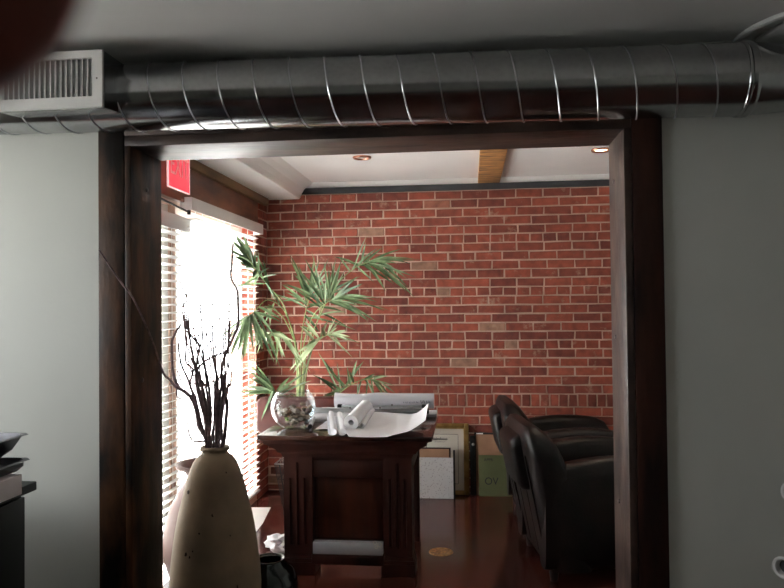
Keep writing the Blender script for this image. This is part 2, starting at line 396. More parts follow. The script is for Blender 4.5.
# ------------------------------------------------------------ downlights
def downlight(name, c, label, on):
    t = empty(name, c, label, 'ceiling light', None)
    MB().lathe([(.040, -.002), (.046, -.010), (.058, -.012), (.062, -.004), (.062, .0)], c, 32, cap=False).build('trim_ring', 'copper', t)
    MB().lathe([(0, -.002), (.030, -.004), (.041, -.003)], c, 24, cap=False).build('lamp', 'lamp_on' if on else 'lamp_off', t)
    return t
c1 = atZ(362, 157, CZ2); c2 = atZ(601, 149.5, CZ2)
downlight('downlight', c1, 'unlit copper rimmed downlight in the white ceiling above the desk', False)
downlight('downlight', c2, 'lit downlight glowing in the white ceiling by the right post', True)

# ------------------------------------------------------------ spiral duct
def dz(X): return 2.209 - .0133 * X
DY, DR = 2.488, .1195
XE = atY(749, 85, DY - .1).x
dt = empty('spiral_duct', (0, DY, dz(0) - DR), 'round galvanised steel spiral duct running above the doorway', 'duct')
MX = Matrix.Rotation(PI / 2, 3, 'Y')   # z -> x
def lx(mb, prof, n=64, cap=True):      # prof in (r, X)
    rings = []
    for r, X in prof: rings.append([mb.bm.verts.new(V((X, DY + r * math.cos(2 * PI * i / n), dz(X) + r * math.sin(2 * PI * i / n)))) for i in range(n)])
    for A, B in zip(rings, rings[1:]):
        for i in range(n): mb.bm.faces.new((A[i], A[(i + 1) % n], B[(i + 1) % n], B[i]))
    if cap: mb.bm.faces.new(rings[0][::-1]); mb.bm.faces.new(rings[-1])
    return mb
lx(MB(), [(DR, FXL + .01)] + [(DR, FXL + .01 + (XE - FXL) * i / 12) for i in range(1, 12)] + [(DR, XE)]).build('duct_pipe', 'galvanised', dt)
lx(MB(), [(DR - .002, XE - .004), (DR + .004, XE), (DR + .005, XE + .006), (DR + .001, XE + .012), (DR + .005, XE + .020), (DR + .004, XE + .030), (DR, XE + .036)]).build('coupling', 'galvanised', dt)
lx(MB(), [(DR - .001, XE + .03), (DR - .004, XE + .08), (.100, XE + .26), (.100, FXR - .02)]).build('reducer', 'galvanised', dt)
pts = []; lead = .1262; ph = atY(312, 60, DY - .06).x % lead; nt_ = 28
turns = int((XE - FXL - .05) / lead) + 2
for i in range(turns * nt_):
    a = 2 * PI * i / nt_; X = FXL + .04 + (ph - (FXL + .04)) % lead + lead * (i / nt_) - lead * .75
    if X < FXL + .015 or X > XE - .01: continue
    # going down the front face the seam moves to +X
    pts.append(V((X, DY + (DR + .0012) * math.cos(a + PI / 2), dz(X) + (DR + .0012) * math.sin(a + PI / 2))))
MB().tube(pts, .0026, 5).build('spiral_seam', 'steel', dt)

# supply register saddle
y0 = 2.27; q = atY(102, 80, y0); X1 = q.x; zt = atY(90, 50, y0).z; zb = atY(90, 107, y0).z; X0 = atY(-4, 80, y0).x
rg = empty('supply_register', ((X0 + X1) / 2, y0, zb), 'white metal air register grille on a box saddled to the duct', 'vent')
mb = MB()
zb2 = dz(X1) - math.sqrt(DR ** 2 - .088 ** 2)
mb.poly([(X0, y0 + .012, zb), (X0, y0 + .012, zt), (X0, DY, zt), (X0, DY, zb2), (X0, DY - .088, zb2)], (X1 - X0, 0, 0)).build('saddle_box', 'galvanised', rg, smooth=False)
mb = MB(); gx0, gx1 = atY(2, 80, y0).x, atY(92, 80, y0).x; gz0, gz1 = atY(60, 97.5, y0).z, atY(60, 59, y0).z
mb.box((X0, y0, zb), (X1, y0 + .014, gz0)).box((X0, y0, gz1), (X1, y0 + .014, zt)).box((X0, y0, gz0), (gx0, y0 + .014, gz1)).box((gx1, y0, gz0), (X1, y0 + .014, gz1)).build('face_frame', 'white_gloss', rg, smooth=False)
mb = MB(); n = 17
for i in range(1, n): 
    x = gx0 + (gx1 - gx0) * i / n
    mb.box((-.0015, -.006, gz0), (.0015, .006, gz1), M=Matrix.Translation((x, y0 + .007, 0)) @ Matrix.Rotation(.5, 4, 'Z'))
mb.build('vertical_blades', 'white_gloss', rg, smooth=False)
mb = MB()
for i in range(1, 6):
    zz = gz0 + (gz1 - gz0) * i / 5.5; mb.box((gx0, y0 + .018, zz - .002), (gx1, y0 + .028, zz + .002))
mb.build('rear_blades', 'white_gloss', rg, smooth=False)
MB().box((gx0, y0 + .030, gz0), (gx1, y0 + .033, gz1)).build('damper', 'cardboard', rg, smooth=False)
q = atY(96.5, 78, y0 - .001); MB().lathe([(.003, 0), (.002, .002), (0, .002)], (q.x, y0, q.z), 10, M=Matrix.Rotation(PI / 2, 3, 'X')).build('screw', 'screw', rg)

# round ceiling diffuser
_a = atZ(734, 41, CZ - .010); _b = atZ(784, 14.5, CZ - .010)
_r = ((_b.x - _a.x) ** 2 + (_b.y - _a.y) ** 2) / (2 * (_b.x - _a.x)); dc = V((_a.x + _r, _a.y, CZ)); KR = _r / .302
df = empty('ceiling_diffuser', dc, 'round white metal air diffuser on the ceiling above the duct', 'vent')
MB().lathe([(_r - .002, 0), (_r, -.013), (_r - .008, -.017), (_r - .020, -.012), (_r - .028, 0)], dc, 64, cap=False).build('outer_ring', 'white_gloss', df)
MB().lathe([(_r - .075, -.002), (_r - .085, -.012), (_r - .14, -.026), (0, -.030)], dc, 48, cap=False).build('inner_cone', 'white_gloss', df)

# ------------------------------------------------------------ blinds
def blind(X, y0, y1, ztop, vx, label, group=None, vtop=None, vh=.075, vy0=None):
    t = empty('venetian_blind', (X, (y0 + y1) / 2, .07), label, 'blind', 'white horizontal blinds on the window wall')
    mb = MB(); zz = .11; i = 0
    while zz < ztop - .03:
        M_ = Matrix.Translation((X, 0, zz)) @ Matrix.Rotation(math.radians(-12), 4, 'Y')
        mb.box((-.024, y0, -.0013), (.024, y1, .0013), M=M_); zz += .0455
    mb.build('slats', 'slat', t, smooth=False)
    for yy in [y0 + (y1 - y0) * f_ for f_ in (.10, .5, .90)]:
        mb = MB()
        for dx in (-.022, .022): mb.box((X + dx - .001, yy - .002, .08), (X + dx + .001, yy + .002, ztop))
        mb.build('ladder_cord', 'slat', t, smooth=False)
    MB().box((X - .024, y0, .075), (X + .024, y1, .092), .003).build('bottom_rail', 'slat', t)
    mb = MB(); v0 = y0 - .02 if vy0 is None else vy0; vt = ztop if vtop is None else vtop
    mb.box((vx, v0, vt - vh), (vx + .012, y1 + .02, vt), .004).box((X - .02, v0, vt - vh), (vx, v0 + .012, vt), .003).box((X - .02, y1 + .008, vt - vh), (vx, y1 + .02, vt), .003)
    mb.build('valance', 'slat', t)
    MB().box((X - .022, y0, vt - .05), (X + .022, y1, vt - .008)).build('headrail', 'slat', t, smooth=False)
    return t
blind(XL + .012, YA - .02, YB - .02, 2.05, XL + .055, 'wide white venetian blind on the tall window beside the palm', vtop=2.085, vy0=YA - .13)
blind(XL - .064, YD0 + .04, YD1 + .12, 1.955, XL - .03, 'narrower white venetian blind with lower valance on the exit door', vtop=1.985, vh=.085, vy0=YD0 + .03)
# door closer arm
a = atX(189, 212.4, XL + .09); b_ = V((XL + .05, YD0 + .25, 2.035))
dcl = empty('door_closer', b_, 'thin black door closer arm above the exit door', 'door closer')
MB().box((XL + .0205, YD0 + .12, 2.03), (XL + .06, YD0 + .36, 2.085), .005).build('closer_body', 'black', dcl)
MB().tube([b_, (a + b_) / 2, a], .006, 8).build('arm', 'black', dcl)
MB().tube([a + V((0, 0, -.012)), a + V((0, 0, .012))], .010, 10).build('pivot', 'black', dcl)

# exit sign
sx = -1.50
p0 = atX(168.1, 185.1, sx); p1 = atX(188.8, 194, sx); zbm = (p0.z + p1.z) / 2; yy0, yy1 = p0.y, p1.y
ex = empty('exit_sign', (sx, (yy0 + yy1) / 2, zbm), 'red edge lit acrylic exit sign hanging below the ceiling soffit', 'exit sign')
MB().box((sx - .004, yy0, zbm), (sx + .004, yy1, 2.285)).build('panel', 'exit_red', ex, smooth=False)
mb = MB(); e = .005
mb.box((sx - .005, yy0 - e, zbm - e), (sx + .005, yy1 + e, zbm)).box((sx - .005, yy0 - e, zbm), (sx + .005, yy0, 2.285)).box((sx - .005, yy1, zbm), (sx + .005, yy1 + e, 2.285)).build('clear_edge', 'exit_edge', ex, smooth=False)
MB().box((sx - .02, yy0 - .01, 2.285), (sx + .02, yy1 + .01, 2.32), .004).build('housing', 'white_paint', ex)
Mx = Matrix.Translation((sx + .0045, (yy0 + yy1) / 2, zbm + .115)) @ Matrix(((0, 0, 1, 0), (1, 0, 0, 0), (0, 1, 0, 0), (0, 0, 0, 1)))
text_mesh('EXIT', .155, Mx, 'lettering', 'exit_letter', ex, sx=.75)

# ------------------------------------------------------------ desk
TZ = .76
xl, xr = atY(256.7, 436, 3.8).x, atY(432, 436, 3.8).x
DF, DB = 3.80, 4.56
px0, px1 = atY(284, 500, 3.85).x, atY(412, 500, 3.85).x      # pillar outer edges
pxi0, pxi1 = atY(312.5, 500, 3.85).x, atY(383, 500, 3.85).x  # inner edges
dk = empty('desk', ((xl + xr) / 2, 4.15, 0), 'dark cherry wood desk with fluted corner posts, papers spread on top', 'desk')
MB().box((xl, DF, TZ - .028), (xr, DB, TZ), .005).build('desk_top', 'cherry_top', dk)
# stepped moulding under the top
prof = [(0, TZ - .028), (.014, TZ - .034), (.018, TZ - .05), (.040, TZ - .062), (.066, TZ - .082), (.074, TZ - .098), (.088, TZ - .104), (.096, TZ - .125)]
mb = MB(); rings = []
exl, exr = px0 - xl - .012, xr - px1 - .012
for d_, z_ in prof:
    k = d_ / .096; a0, a1 = xl + .01 + exl * k, xr - .01 - exr * k; b0, b1 = DF + .006 + .035 * k, DB - .01 - .03 * k
    rings.append([mb.bm.verts.new(c) for c in ((a0, b0, z_), (a1, b0, z_), (a1, b1, z_), (a0, b1, z_))])
for A, B in zip(rings, rings[1:]):
    for i in range(4): mb.bm.faces.new((A[i], A[(i + 1) % 4], B[(i + 1) % 4], B[i]))
mb.bm.faces.new(rings[0]); mb.bm.faces.new(rings[-1][::-1])
mb.build('cornice', 'cherry', dk, smooth=False)
AZ = TZ - .125
MB().box((px0 + .01, 3.865, AZ - .10), (px1 - .01, DB - .06, AZ)).build('apron', 'cherry', dk, smooth=False)
def pillar(a, b_):
    t = MB(); w = b_ - a; y = 3.85; y2 = 3.98
    # fluted front: comb profile extruded vertically in three height bands
    def band(z0, z1, cuts):
        pts = [(a, y2), (a, y)]
        for c in cuts:
            cx = a + w * c; pts += [(cx - .0085, y), (cx - .0055, y + .014), (cx + .0055, y + .014), (cx + .0085, y)]
        pts += [(b_, y), (b_, y2)]
        t.poly([(x, yy, z0) for x, yy in pts], (0, 0, z1 - z0))
    band(.105, .155, ()); band(.155, .52, (.25, .5, .75)); band(.52, AZ - .03, (.5,)); band(AZ - .03, AZ, ())
    t.box((a - .006, y - .006, .085), (b_ + .006, y2 + .004, .105), .004).box((a - .012, y - .012, .065), (b_ + .012, y2 + .008, .085), .004).box((a - .014, y - .014, 0), (b_ + .014, y2 + .01, .065), .003)
    return t
pillar(px0, pxi0).build('fluted_post', 'cherry', dk, smooth=False)
pillar(pxi1, px1).build('fluted_post', 'cherry', dk, smooth=False)
pz0, pz1 = atY(350, 537, 3.93).z, atY(350, 475, 3.93).z
mb = MB(); mb.box((pxi0, 3.90, .155), (pxi1, 3.915, AZ - .0)).build('end_panel', 'cherry', dk, smooth=False)
MB().box((pxi0 + .012, 3.893, pz0), (pxi1 - .004, 3.90, pz1 - .0), .003).build('raised_panel', 'cherry_panel', dk)
MB().box((pxi0 - .005, 3.862, pz1 + .002), (pxi1 + .005, 3.90, AZ - .02), .004).build('frieze', 'cherry', dk)
MB().box((pxi0 + .004, 3.878, pz0 - .012), (pxi1 - .004, 3.90, pz0), .003).build('moulding', 'cherry', dk)
sz = atY(350, 553, 3.87).z
MB().box((pxi0 - .004, 3.83, sz - .055), (pxi1 + .004, 3.96, sz), .006).build('foot_shelf', 'cherry', dk)
for xx in (px0 + .002, px1 - .037):
    MB().box((xx, DB - .13, 0), (xx + .035, DB - .09, AZ), .003).build('leg', 'cherry', dk)
MB().box((px0 + .03, DB - .12, .30), (px1 - .03, DB - .10, AZ)).build('modesty_panel', 'cherry', dk, smooth=False)

# silver box on foot shelf
bx = empty('long_box', ((pxi0 + pxi1) / 2, 3.85, sz), 'long silver grey box lying on the low shelf of the desk', 'box')
MB().box((pxi0 + .003, 3.835, sz + .001), (pxi1 - .003, 3.888, sz + .066), .003).build('box_body', 'silver_card', bx)
mb = MB(); q0 = atY(374, 545, 3.834)
for (dx, dzz, r) in ((.006, .012, .008), (.030, .002, .010), (.012, -.012, .007)):
    mb = MB(); pts = [V((q0.x + dx + r * math.cos(t * .7), 3.8335, q0.z + dzz + r * math.sin(t * .7) * 1.2)) for t in range(10)]
    mb.tube(pts, .0026, 4).build('printed_mark', 'white_paint', bx)

# glass bowl with potpourri
g = atZ(293.5, 428.5, TZ); g.z = TZ; R = .128; gc = g + V((0, 0, R * .955))
gb = empty('glass_bowl', g, 'round clear glass fishbowl with stones and dried pods on the desk corner', 'bowl')
tilt = Matrix.Rotation(math.radians(-8), 3, 'Y') @ Matrix.Rotation(math.radians(10), 3, 'X')
pf = [(0, -R * .955), (R * .30, -R * .955)] + [(R * math.sin(a), -R * math.cos(a)) for a in [math.radians(x) for x in range(20, 138, 6)]]
pf += [(pf[-1][0] + .004, pf[-1][1] + .004), (pf[-1][0] - .002, pf[-1][1] + .003)]
pf += [((R - .004) * math.sin(a), -(R - .004) * math.cos(a)) for a in [math.radians(x) for x in range(134, 6, -6)]] + [(0, -R * .93)]
MB().lathe(pf, gc, 48, cap=False).build('bowl_shell', 'bowl_glass', gb)
for i in range(64):
    for tr in range(30):
        p_ = V((random.uniform(-1, 1), random.uniform(-1, 1), random.uniform(-.92, .25))) * R
        s_ = random.uniform(.013, .024)
        if p_.length < R - s_ - .012 and p_.z < -.20 * R + p_.x * .2 + .30 * R * random.random(): break
    else: continue
    kind = 'moss' if (p_.x < -.2 * R and p_.z < -.4 * R) else random.choice(['pebble', 'pebble', 'bark_chip', 'shell', 'bark_chip'])
    if kind == 'bark_chip' and p_.z < -.6 * R: kind = 'pebble'
    MB().blob(gc + p_, s_, 2, .25, (1, random.uniform(.6, 1), random.uniform(.5, .9))).build({'moss': 'moss_ball', 'pebble': 'pebble', 'bark_chip': 'dried_pod', 'shell': 'shell'}[kind], kind, gb)

# ---- papers on the desk
def roll(name, A, B, R_, r_, m, label, group=None, open_flap=0):
    A, B = V(A), V(B); t = (B - A).normalized(); u = V((0, 0, 1)); u = (u - t * u.dot(t)).normalized(); w = t.cross(u)
    mb = MB(); n = 28; sp = []
    turns_ = 3 if R_ - r_ > .006 else 1.4
    N_ = int(n * turns_)
    for i in range(N_ + 1):
        a_ = 2 * PI * i / n; rr = r_ + (R_ - r_) * i / N_; sp.append((rr, a_))
    # outer solid shell with bore
    pr_ = [(r_, 0), (R_, 0), (R_, (B - A).length), (r_, (B - A).length), (r_, 0)]
    rings = [[mb.bm.verts.new(A + t * l_ + (u * math.cos(2 * PI * i / n) + w * math.sin(2 * PI * i / n)) * q_) for i in range(n)] for q_, l_ in pr_[:-1]]
    rings.append(rings[0])
    for P_, Q_ in zip(rings, rings[1:]):
        for i in range(n): mb.bm.faces.new((P_[i], P_[(i + 1) % n], Q_[(i + 1) % n], Q_[i]))
    o = tag(mb.build(name, m), label, 'paper roll', group)
    f_ = MB(); L_ = (B - A).length      # loose outer edge of the paper
    f_.tube([A + t * .001 + (u * math.cos(1.9) + w * math.sin(1.9)) * (R_ + .0006), B - t * .001 + (u * math.cos(1.9) + w * math.sin(1.9)) * (R_ + .0006)], .0009, 4).build('loose_edge', 'grey_line', o)
    return o
# draped sheet (right) : grid over desk top, curling over the front edge
sx0, sx1 = atZ(341, 434, TZ).x, atZ(429, 425, TZ).x
def drape(u, v):
    x = sx0 + (sx1 - sx0) * u; front = DF - .012 - .028 * math.sin(PI * min(1, u * 1.5)) * (1 if u < .67 else 0)
    if u > .6: front = DF - .012 + (u - .6) * .26
    y = 4.14 + (front - 4.14) * v
    z_ = TZ + .016 + .006 * math.sin(u * 7 + 1) * v
    z_ += .055 * (1 - v) ** 1.1
    if u > .78: z_ += (u - .78) ** 1.6 * .75 * (1 - .3 * v)
    z_ += -.016 * max(0, v - .8) / .2 * (1 if .12 < u < .6 else .2) + .008 * math.sin(3 * v + 5 * u)
    return (x, y, max(z_, TZ + .003) if y > DF - .004 else max(z_, TZ + .0015))
tag(MB().grid(drape, 40, 20, .0012).build('plan_sheet', 'paper'), 'large white plan sheet curling off the front edge of the desk', 'paper sheet')
def cone_curl(x0, x1, L_, xs, name, label):
    # sheet curled into a loose tapered roll lying front to back
    mb = MB()
    def f(u, v):
        a_ = -1.0 + u * 4.6; rr = (.027 * (1 - u * .25)) * (1 - .1 * v)
        cx = xs[0] + (xs[1] - xs[0]) * v; y = DF - .006 + L_ * v
        return (cx + rr * math.sin(a_), y, TZ + .004 + .055 * v + rr * (1 - math.cos(a_)) * .85)
    return tag(mb.grid(f, 24, 6, .0010).build(name, 'paper'), label, 'paper roll', 'curled paper edges on the desk front')
cone_curl(0, 0, .30, (atZ(333.5, 435, TZ).x, atZ(345, 414, TZ).x), 'curled_sheet', 'leftmost of two curled white sheets beside the thick paper roll')
cone_curl(0, 0, .27, (atZ(342.5, 435, TZ).x + .004, atZ(353, 414, TZ).x + .004), 'curled_sheet', 'curled white sheet touching the thick paper roll on its left')
Rr = .041
A = atY(351, 424.7, 3.845); B = atY(366, 404.5, 4.12); A.z = TZ + .024 + Rr; B.z = TZ + .072 + Rr
ra = roll('paper_roll', A, B, Rr, .015, 'paper', 'thick white paper roll with hollow core facing forward on desk')
A = atY(361.8, 425.5, 3.86); B = atY(372, 411, 4.12); A.z = TZ + .03 + .016; B.z = TZ + .078 + .016
A.x = max(A.x, ra.location.x + .02)
roll('paper_roll', A, B, .0155, .009, 'paper', 'thin white paper roll lying right of the thick paper roll')
# flat small sheets at left with dark ended thin rolls
c0 = atZ(314, 431, TZ)
def flat(u, v): return (c0.x + .135 * u + .06 * v, c0.y + .02 + .26 * v - .01 * u, TZ + .006 + .030 * v + .004 * math.sin(4 * u + 2 * v))
tag(MB().grid(flat, 10, 10, .0012).build('paper_or_sun_patch', 'paper_pink'), 'flat pinkish white paper sheet between glass bowl and curled sheets', 'paper sheet')
def flat2(u, v): return (c0.x + .03 + .12 * u + .05 * v, c0.y + .12 + .24 * v, TZ + .026 + .022 * v + .003 * math.sin(5 * u))
tag(MB().grid(flat2, 8, 8, .0012).build('paper_or_sun_patch', 'paper'), 'grey lined drawing sheet lying atop the pinkish sheet by the bowl', 'paper sheet')
for (ax, ay, bx_, by_, r_, lab) in ((311.0, 431.0, 318, 416, .012, 'black ended thin paper tube nearest the front left of the desk'), (307.5, 427, 315, 412, .014, 'thin paper tube with dark open end right beside the glass bowl')):
    A = atZ(ax, ay, TZ); B = atZ(bx_, by_, TZ); A.z = B.z = TZ + r_ + .0005 + .012
    A += V((-.006, 0, 0)); B += V((-.006, 0, 0))
    o = roll('paper_tube', A, B, r_, r_ * .55, 'paper', lab)
    d_ = (B - A).normalized(); MB().tube([A + d_ * .012, A + d_ * .02], r_ * .6, 14).build('end_plug', 'black', o)
    MB().tube([A - d_ * .002, A + d_ * .018], r_ * 1.04, 16).build('end_cap', 'black', o)
# aluminium plan clamps lying across the desk with long rolls behind
cl_y = 4.24
xa, xb = atY(303, 408, cl_y).x, atY(430, 408, cl_y).x
for (i, (yy, zz, x_0, x_1)) in enumerate(((4.25, TZ + .060, xa, xb - .01), (4.318, TZ + .068, xa + .20, xb - .03))):
    t = empty('plan_clamp', ((x_0 + x_1) / 2, yy, zz), ('lower aluminium plan clamp bar lying across the desk' if i == 0 else 'upper aluminium plan clamp bar against the white plan roll'), 'clamp', None)
    MB().box((x_0, yy - .014, zz), (x_1, yy + .014, zz + .014), .002).build('clamp_bar', 'aluminium', t)
    MB().box((x_0 + .01, yy - .012, zz + .0145), (x_1 - .01, yy + .012, zz + .027), .002).build('clamp_bar', 'aluminium', t)
    for xx in (x_0 - .002, x_1 - .024): MB().box((xx, yy - .017, zz - .004), (xx + .026, yy + .017, zz + .031), .003).build('end_knob', 'black', t)
    for f_ in (.38, .62): MB().tube([V((x_0 + (x_1 - x_0) * f_, yy - .008, zz + .024)), V((x_0 + (x_1 - x_0) * f_, yy - .008, zz + .034))], .005, 8).build('thumb_screw', 'screw', t)
# bundle of plans under clamps
for i, (yy, rr, lab) in enumerate(((4.265, .028, 'white plan roll under the clamps, nearest the front'), (4.335, .031, 'middle white plan roll under the aluminium clamps'), (4.415, .033, 'white plan roll under the clamps, nearest the brick wall'))):
    roll('plan_roll', (xa + .04 + .02 * i, yy, TZ + rr + .0005), (xb - .05, yy, TZ + rr + .0005), rr, rr * .6, 'paper', lab)
# big flattened white roll with handwriting
x0_, x1_ = atY(335, 404, 4.38).x, atY(434, 404, 4.38).x
zc = TZ + .117
br = empty('plan_roll', ((x0_ + x1_) / 2, 4.385, TZ + .07), 'long flattened white plan roll with blue handwriting on its right end', 'paper roll')
mb = MB(); rings = []
for i in range(13):
    x = x0_ + (x1_ - x0_) * i / 12; sag = .010 * math.sin(PI * min(1, i / 5)) if i < 5 else 0
    rings.append([mb.bm.verts.new(V((x, 4.385 + .040 * math.cos(a_), zc - sag * max(0, math.sin(a_)) + .046 * math.sin(a_) - .004 * (i > 6)))) for a_ in [2 * PI * j / 24 for j in range(24)]])
for P_, Q_ in zip(rings, rings[1:]):
    for j in range(24): mb.bm.faces.new((P_[j], P_[(j + 1) % 24], Q_[(j + 1) % 24], Q_[j]))
bmesh.ops.solidify(mb.bm, geom=list(mb.bm.faces), thickness=.003)
mb.build('rolled_plans', 'paper', br)
mb = MB(); random.seed(3)
for k_, (xs_, n_, h_) in enumerate(((404, 9, .009), (421, 6, .016))):
    for i in range(n_):
        q = atY(xs_ + i * 1.75, 407.5 - k_ * .6, 4.3445); x_ = q.x; z_ = zc - .008 + k_ * .003
        yq = lambda zz: 4.385 - .0405 * math.sqrt(max(0, 1 - ((zz - zc + .004) / .046) ** 2)) - .0006
        pts = [(x_ + random.uniform(-.004, .004), z_ + h_ * s_ + random.uniform(-.002, .002)) for s_ in (.5, -.5, .1, -.3)]
        mb.tube([V((a_, yq(b__), b__)) for a_, b__ in pts], .0011 + .0006 * k_, 4)
mb.build('handwriting', 'blue_ink', br)
roll('plan_roll', (x1_ - .50, 4.475, TZ + .022), (x1_ + .012, 4.475, TZ + .022), .022, .012, 'paper', 'slim white plan roll at the very back of the desk')
random.seed(11)

# ------------------------------------------------------------ tall vases
vc = atY(214.9, 447, 3.1); sc_ = 3.2 / 715 * 1.0
base = V((vc.x, 3.1, 0)); topz = atY(215, 447, 3.1).z
hp = [(642, 36), (632, 39), (615, 43), (600, 44.3), (588, 44.6), (570, 43.6), (557, 42.2), (540, 40.2), (526, 38), (513, 35.6), (500, 32.4), (488, 29.9), (477, 27.0), (468, 24.0), (460, 20.6), (456, 17.6), (453, 14.2), (450.5, 12.4), (449, 12.6), (448.2, 14.2), (446.5, 14.6), (445, 14.0), (444.2, 12.4), (445.5, 10.6), (450, 10.2), (460, 16), (480, 24), (520, 33), (600, 40), (630, 34)]
prof = [(max(r_ * sc_, .001), max(topz - (y_ - 445.5) * (topz / (642 - 445.5)), 0) + (.012 if i_ == len(hp) - 1 else 0)) for i_, (y_, r_) in enumerate(hp)]
prof = [(0, 0)] + prof + [(0, .02)]
v1 = empty('floor_vase', base, 'tall tan clay floor vase with narrow neck holding bare twigs', 'vase')
vb = MB().lathe(prof, base, 64, cap=False).build('vase_body', 'clay', v1, ang=70)
random.seed(5)
for (x, y, s_) in ((197.5, 487, 2.0), (224, 507, 1.6), (200, 545, 1.6), (204, 547, 1.2), (247, 578, 1.8), (243, 581, 1.2), (213, 524, 1.1), (232, 468, .9), (207, 541, .9), (240, 528, .8)):
    z_ = topz - (y - 445.5) * (topz / 196.5)
    rr = next((prof[i][0] + (prof[i + 1][0] - prof[i][0]) * ((z_ - prof[i][1]) / (prof[i + 1][1] - prof[i][1] + 1e-9)) for i in range(1, 17) if prof[i][1] <= z_ <= prof[i + 1][1]), .18)
    dx = (x - 214.9) * sc_; dy = -math.sqrt(max(rr * rr - dx * dx, 1e-4))
    MB().blob(base + V((dx, dy, z_)), .0036 * s_, 1, .5, (1, .35, 1.3)).build('kiln_pit', 'soil', v1)
v2c = atY(206.5, 462, 3.52); z2 = v2c.z; b2_ = V((v2c.x, 3.52, 0)); s2 = 3.66 / 715
prof = [(0, 0), (.12, 0), (.15, .03), (.185, .12), (.212, .21), (.216, .28), (.205, .37), (.178, .46), (.14, .53), (.108, .575), (.092, .61), (.094, z2 - .06), (.112, z2 - .035), (.146, z2 - .022), (.154, z2 - .008), (.146, z2), (.128, z2 - .004), (.098, z2 - .035), (.078, z2 - .08), (.078, .60), (.13, .5), (.19, .28), (.12, .03), (0, .03)]
v2 = tag(MB().lathe(prof, b2_, 56, cap=False).build('floor_vase', 'terracotta', ang=70), 'pinkish terracotta vase with flared rim standing behind the tan vase', 'vase')
# black pot by the desk
bc = atY(267.5, 558, 3.42); bz = bc.z
prof = [(0, 0), (.095, 0), (.125, .03), (.142, .09), (.138, .14), (.112, .185), (.078, .215), (.066, .232), (.070, bz - .006), (.077, bz), (.070, bz + .001), (.060, bz - .012), (.058, .225), (.10, .17), (.12, .09), (.09, .02), (0, .02)]
tag(MB().lathe(prof, (bc.x + .008, 3.42, 0), 48, cap=False).build('round_pot', 'black_gloss', ang=70), 'small glossy black round pot on floor by desk post', 'pot')
# crumpled paper
cp = atZ(280, 552, 0)
mb = MB(); r_ = bmesh.ops.create_icosphere(mb.bm, subdivisions=3, radius=1)
for v in r_['verts']:
    k = 1 + .55 * noise.noise(v.co * 2.3 + V((3, 1, 0))) + .25 * noise.noise(v.co * 6)
    v.co = V((v.co.x * .085, v.co.y * .07, v.co.z * .05)) * k + V((cp.x - .0, cp.y + .02, .047))
for v in mb.bm.verts: v.co.z = max(v.co.z, 0.001)
tag(mb.build('crumpled_paper', 'paper', smooth=False), 'crumpled white paper on the floor behind the black pot', 'paper')
# white sheet standing in for the sun patch on the floor by window
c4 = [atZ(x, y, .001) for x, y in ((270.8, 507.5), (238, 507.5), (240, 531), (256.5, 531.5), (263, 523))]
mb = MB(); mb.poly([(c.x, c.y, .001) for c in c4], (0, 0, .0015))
tag(mb.build('paper_or_sun_patch', 'sun_patch_white', smooth=False), 'bright white sun patch modelled as a flat sheet on floor by the window', 'paper sheet')

# ------------------------------------------------------------ twigs
mouth = V((base.x, 3.1, topz))
def twig(pix, Ys, r0_, label, group='bare twigs in the tan vase', knob=0):
    n = len(pix); pts = [atY(x, y, Y) for (x, y), Y in zip(pix, Ys)]
    b0 = mouth + V((random.uniform(-.015, .015), random.uniform(-.02, .02), -.22))
    m0 = mouth + V((max(-.032, min(.032, (pts[0].x - mouth.x))), random.uniform(-.02, .02), 0))
    path = bez([b0, m0] + pts, 12 * (n + 1))
    k = len(path); rad = [max(.0034, 1.3 * r0_ * (1 - .55 * i / k) * (1 + (.35 * random.random() if knob and i % 3 == 0 else 0))) for i in range(k)]
    tag(MB().tube(path, rad, 6).build('twig', 'twig'), label, 'twig', group)
Y0 = 3.1
twig([(199, 424), (194, 405), (186, 392), (177, 388), (170, 380), (163, 372), (152, 340), (134, 300), (120, 281), (99, 250)], [3.09, 3.05, 3.0, 2.95, 2.9, 2.84, 2.75, 2.62 - .06, 2.52, 2.42], .0055, 'long thin curving twig reaching left across the timber post', None)
twig([(201, 426), (195, 402), (186, 393), (178, 386), (173, 372), (172, 350), (173, 338), (181, 324)], [3.1, 3.08, 3.06, 3.06, 3.05, 3.05, 3.05, 3.05], .0085, 'thick curly twig on the left of the vase bunch', None)
twig([(201, 426), (195, 402), (189, 382), (182, 366), (179, 352), (179, 342), (182, 336)], [3.1, 3.1, 3.1, 3.12, 3.12, 3.12, 3.12], .006, 'curly twig hooked at its tip just inside the leftmost thick one', None)
twig([(206, 424), (200, 400), (196, 380), (197, 362), (199, 346), (193, 338), (187, 328), (185, 318)], [3.1] * 8, .0065, 'wavy twig rising in the middle left of the vase bunch', None)
twig([(198, 425), (196, 400), (190, 385), (193, 370), (186, 362), (186, 345), (184, 322), (182, 308), (187, 300), (183, 290), (180, 282)], [3.12] * 11, .0055, 'slender bent twig with kinked upper end left of center', None)
twig([(226, 420), (227, 402), (222, 385), (223, 362), (233, 338), (238, 325), (238, 300), (237, 290), (231, 277), (232, 262), (233, 244)], [3.1, 3.12, 3.15, 3.18, 3.2, 3.22, 3.22, 3.22, 3.22, 3.22, 3.22], .0075, 'tallest dark twig bending right toward the palm leaves', None)
twig([(208, 420), (200, 392), (196, 374), (204, 362), (217, 355), (228, 349), (238, 325)], [3.1, 3.1, 3.1, 3.12, 3.14, 3.16, 3.17], .006, 'twig crossing diagonally from bunch center up to the right', None)
twig([(192, 440), (187, 420), (185, 402), (177, 396), (177, 384)], [3.08] * 5, .004, 'short bent twig low on the left of the vase bunch', None)
twig([(222, 430), (219, 412), (216, 392), (221, 372), (228, 345), (232, 332), (240, 322)], [3.14] * 7, .004, 'thin twig curving right beneath the tallest dark twig', None)
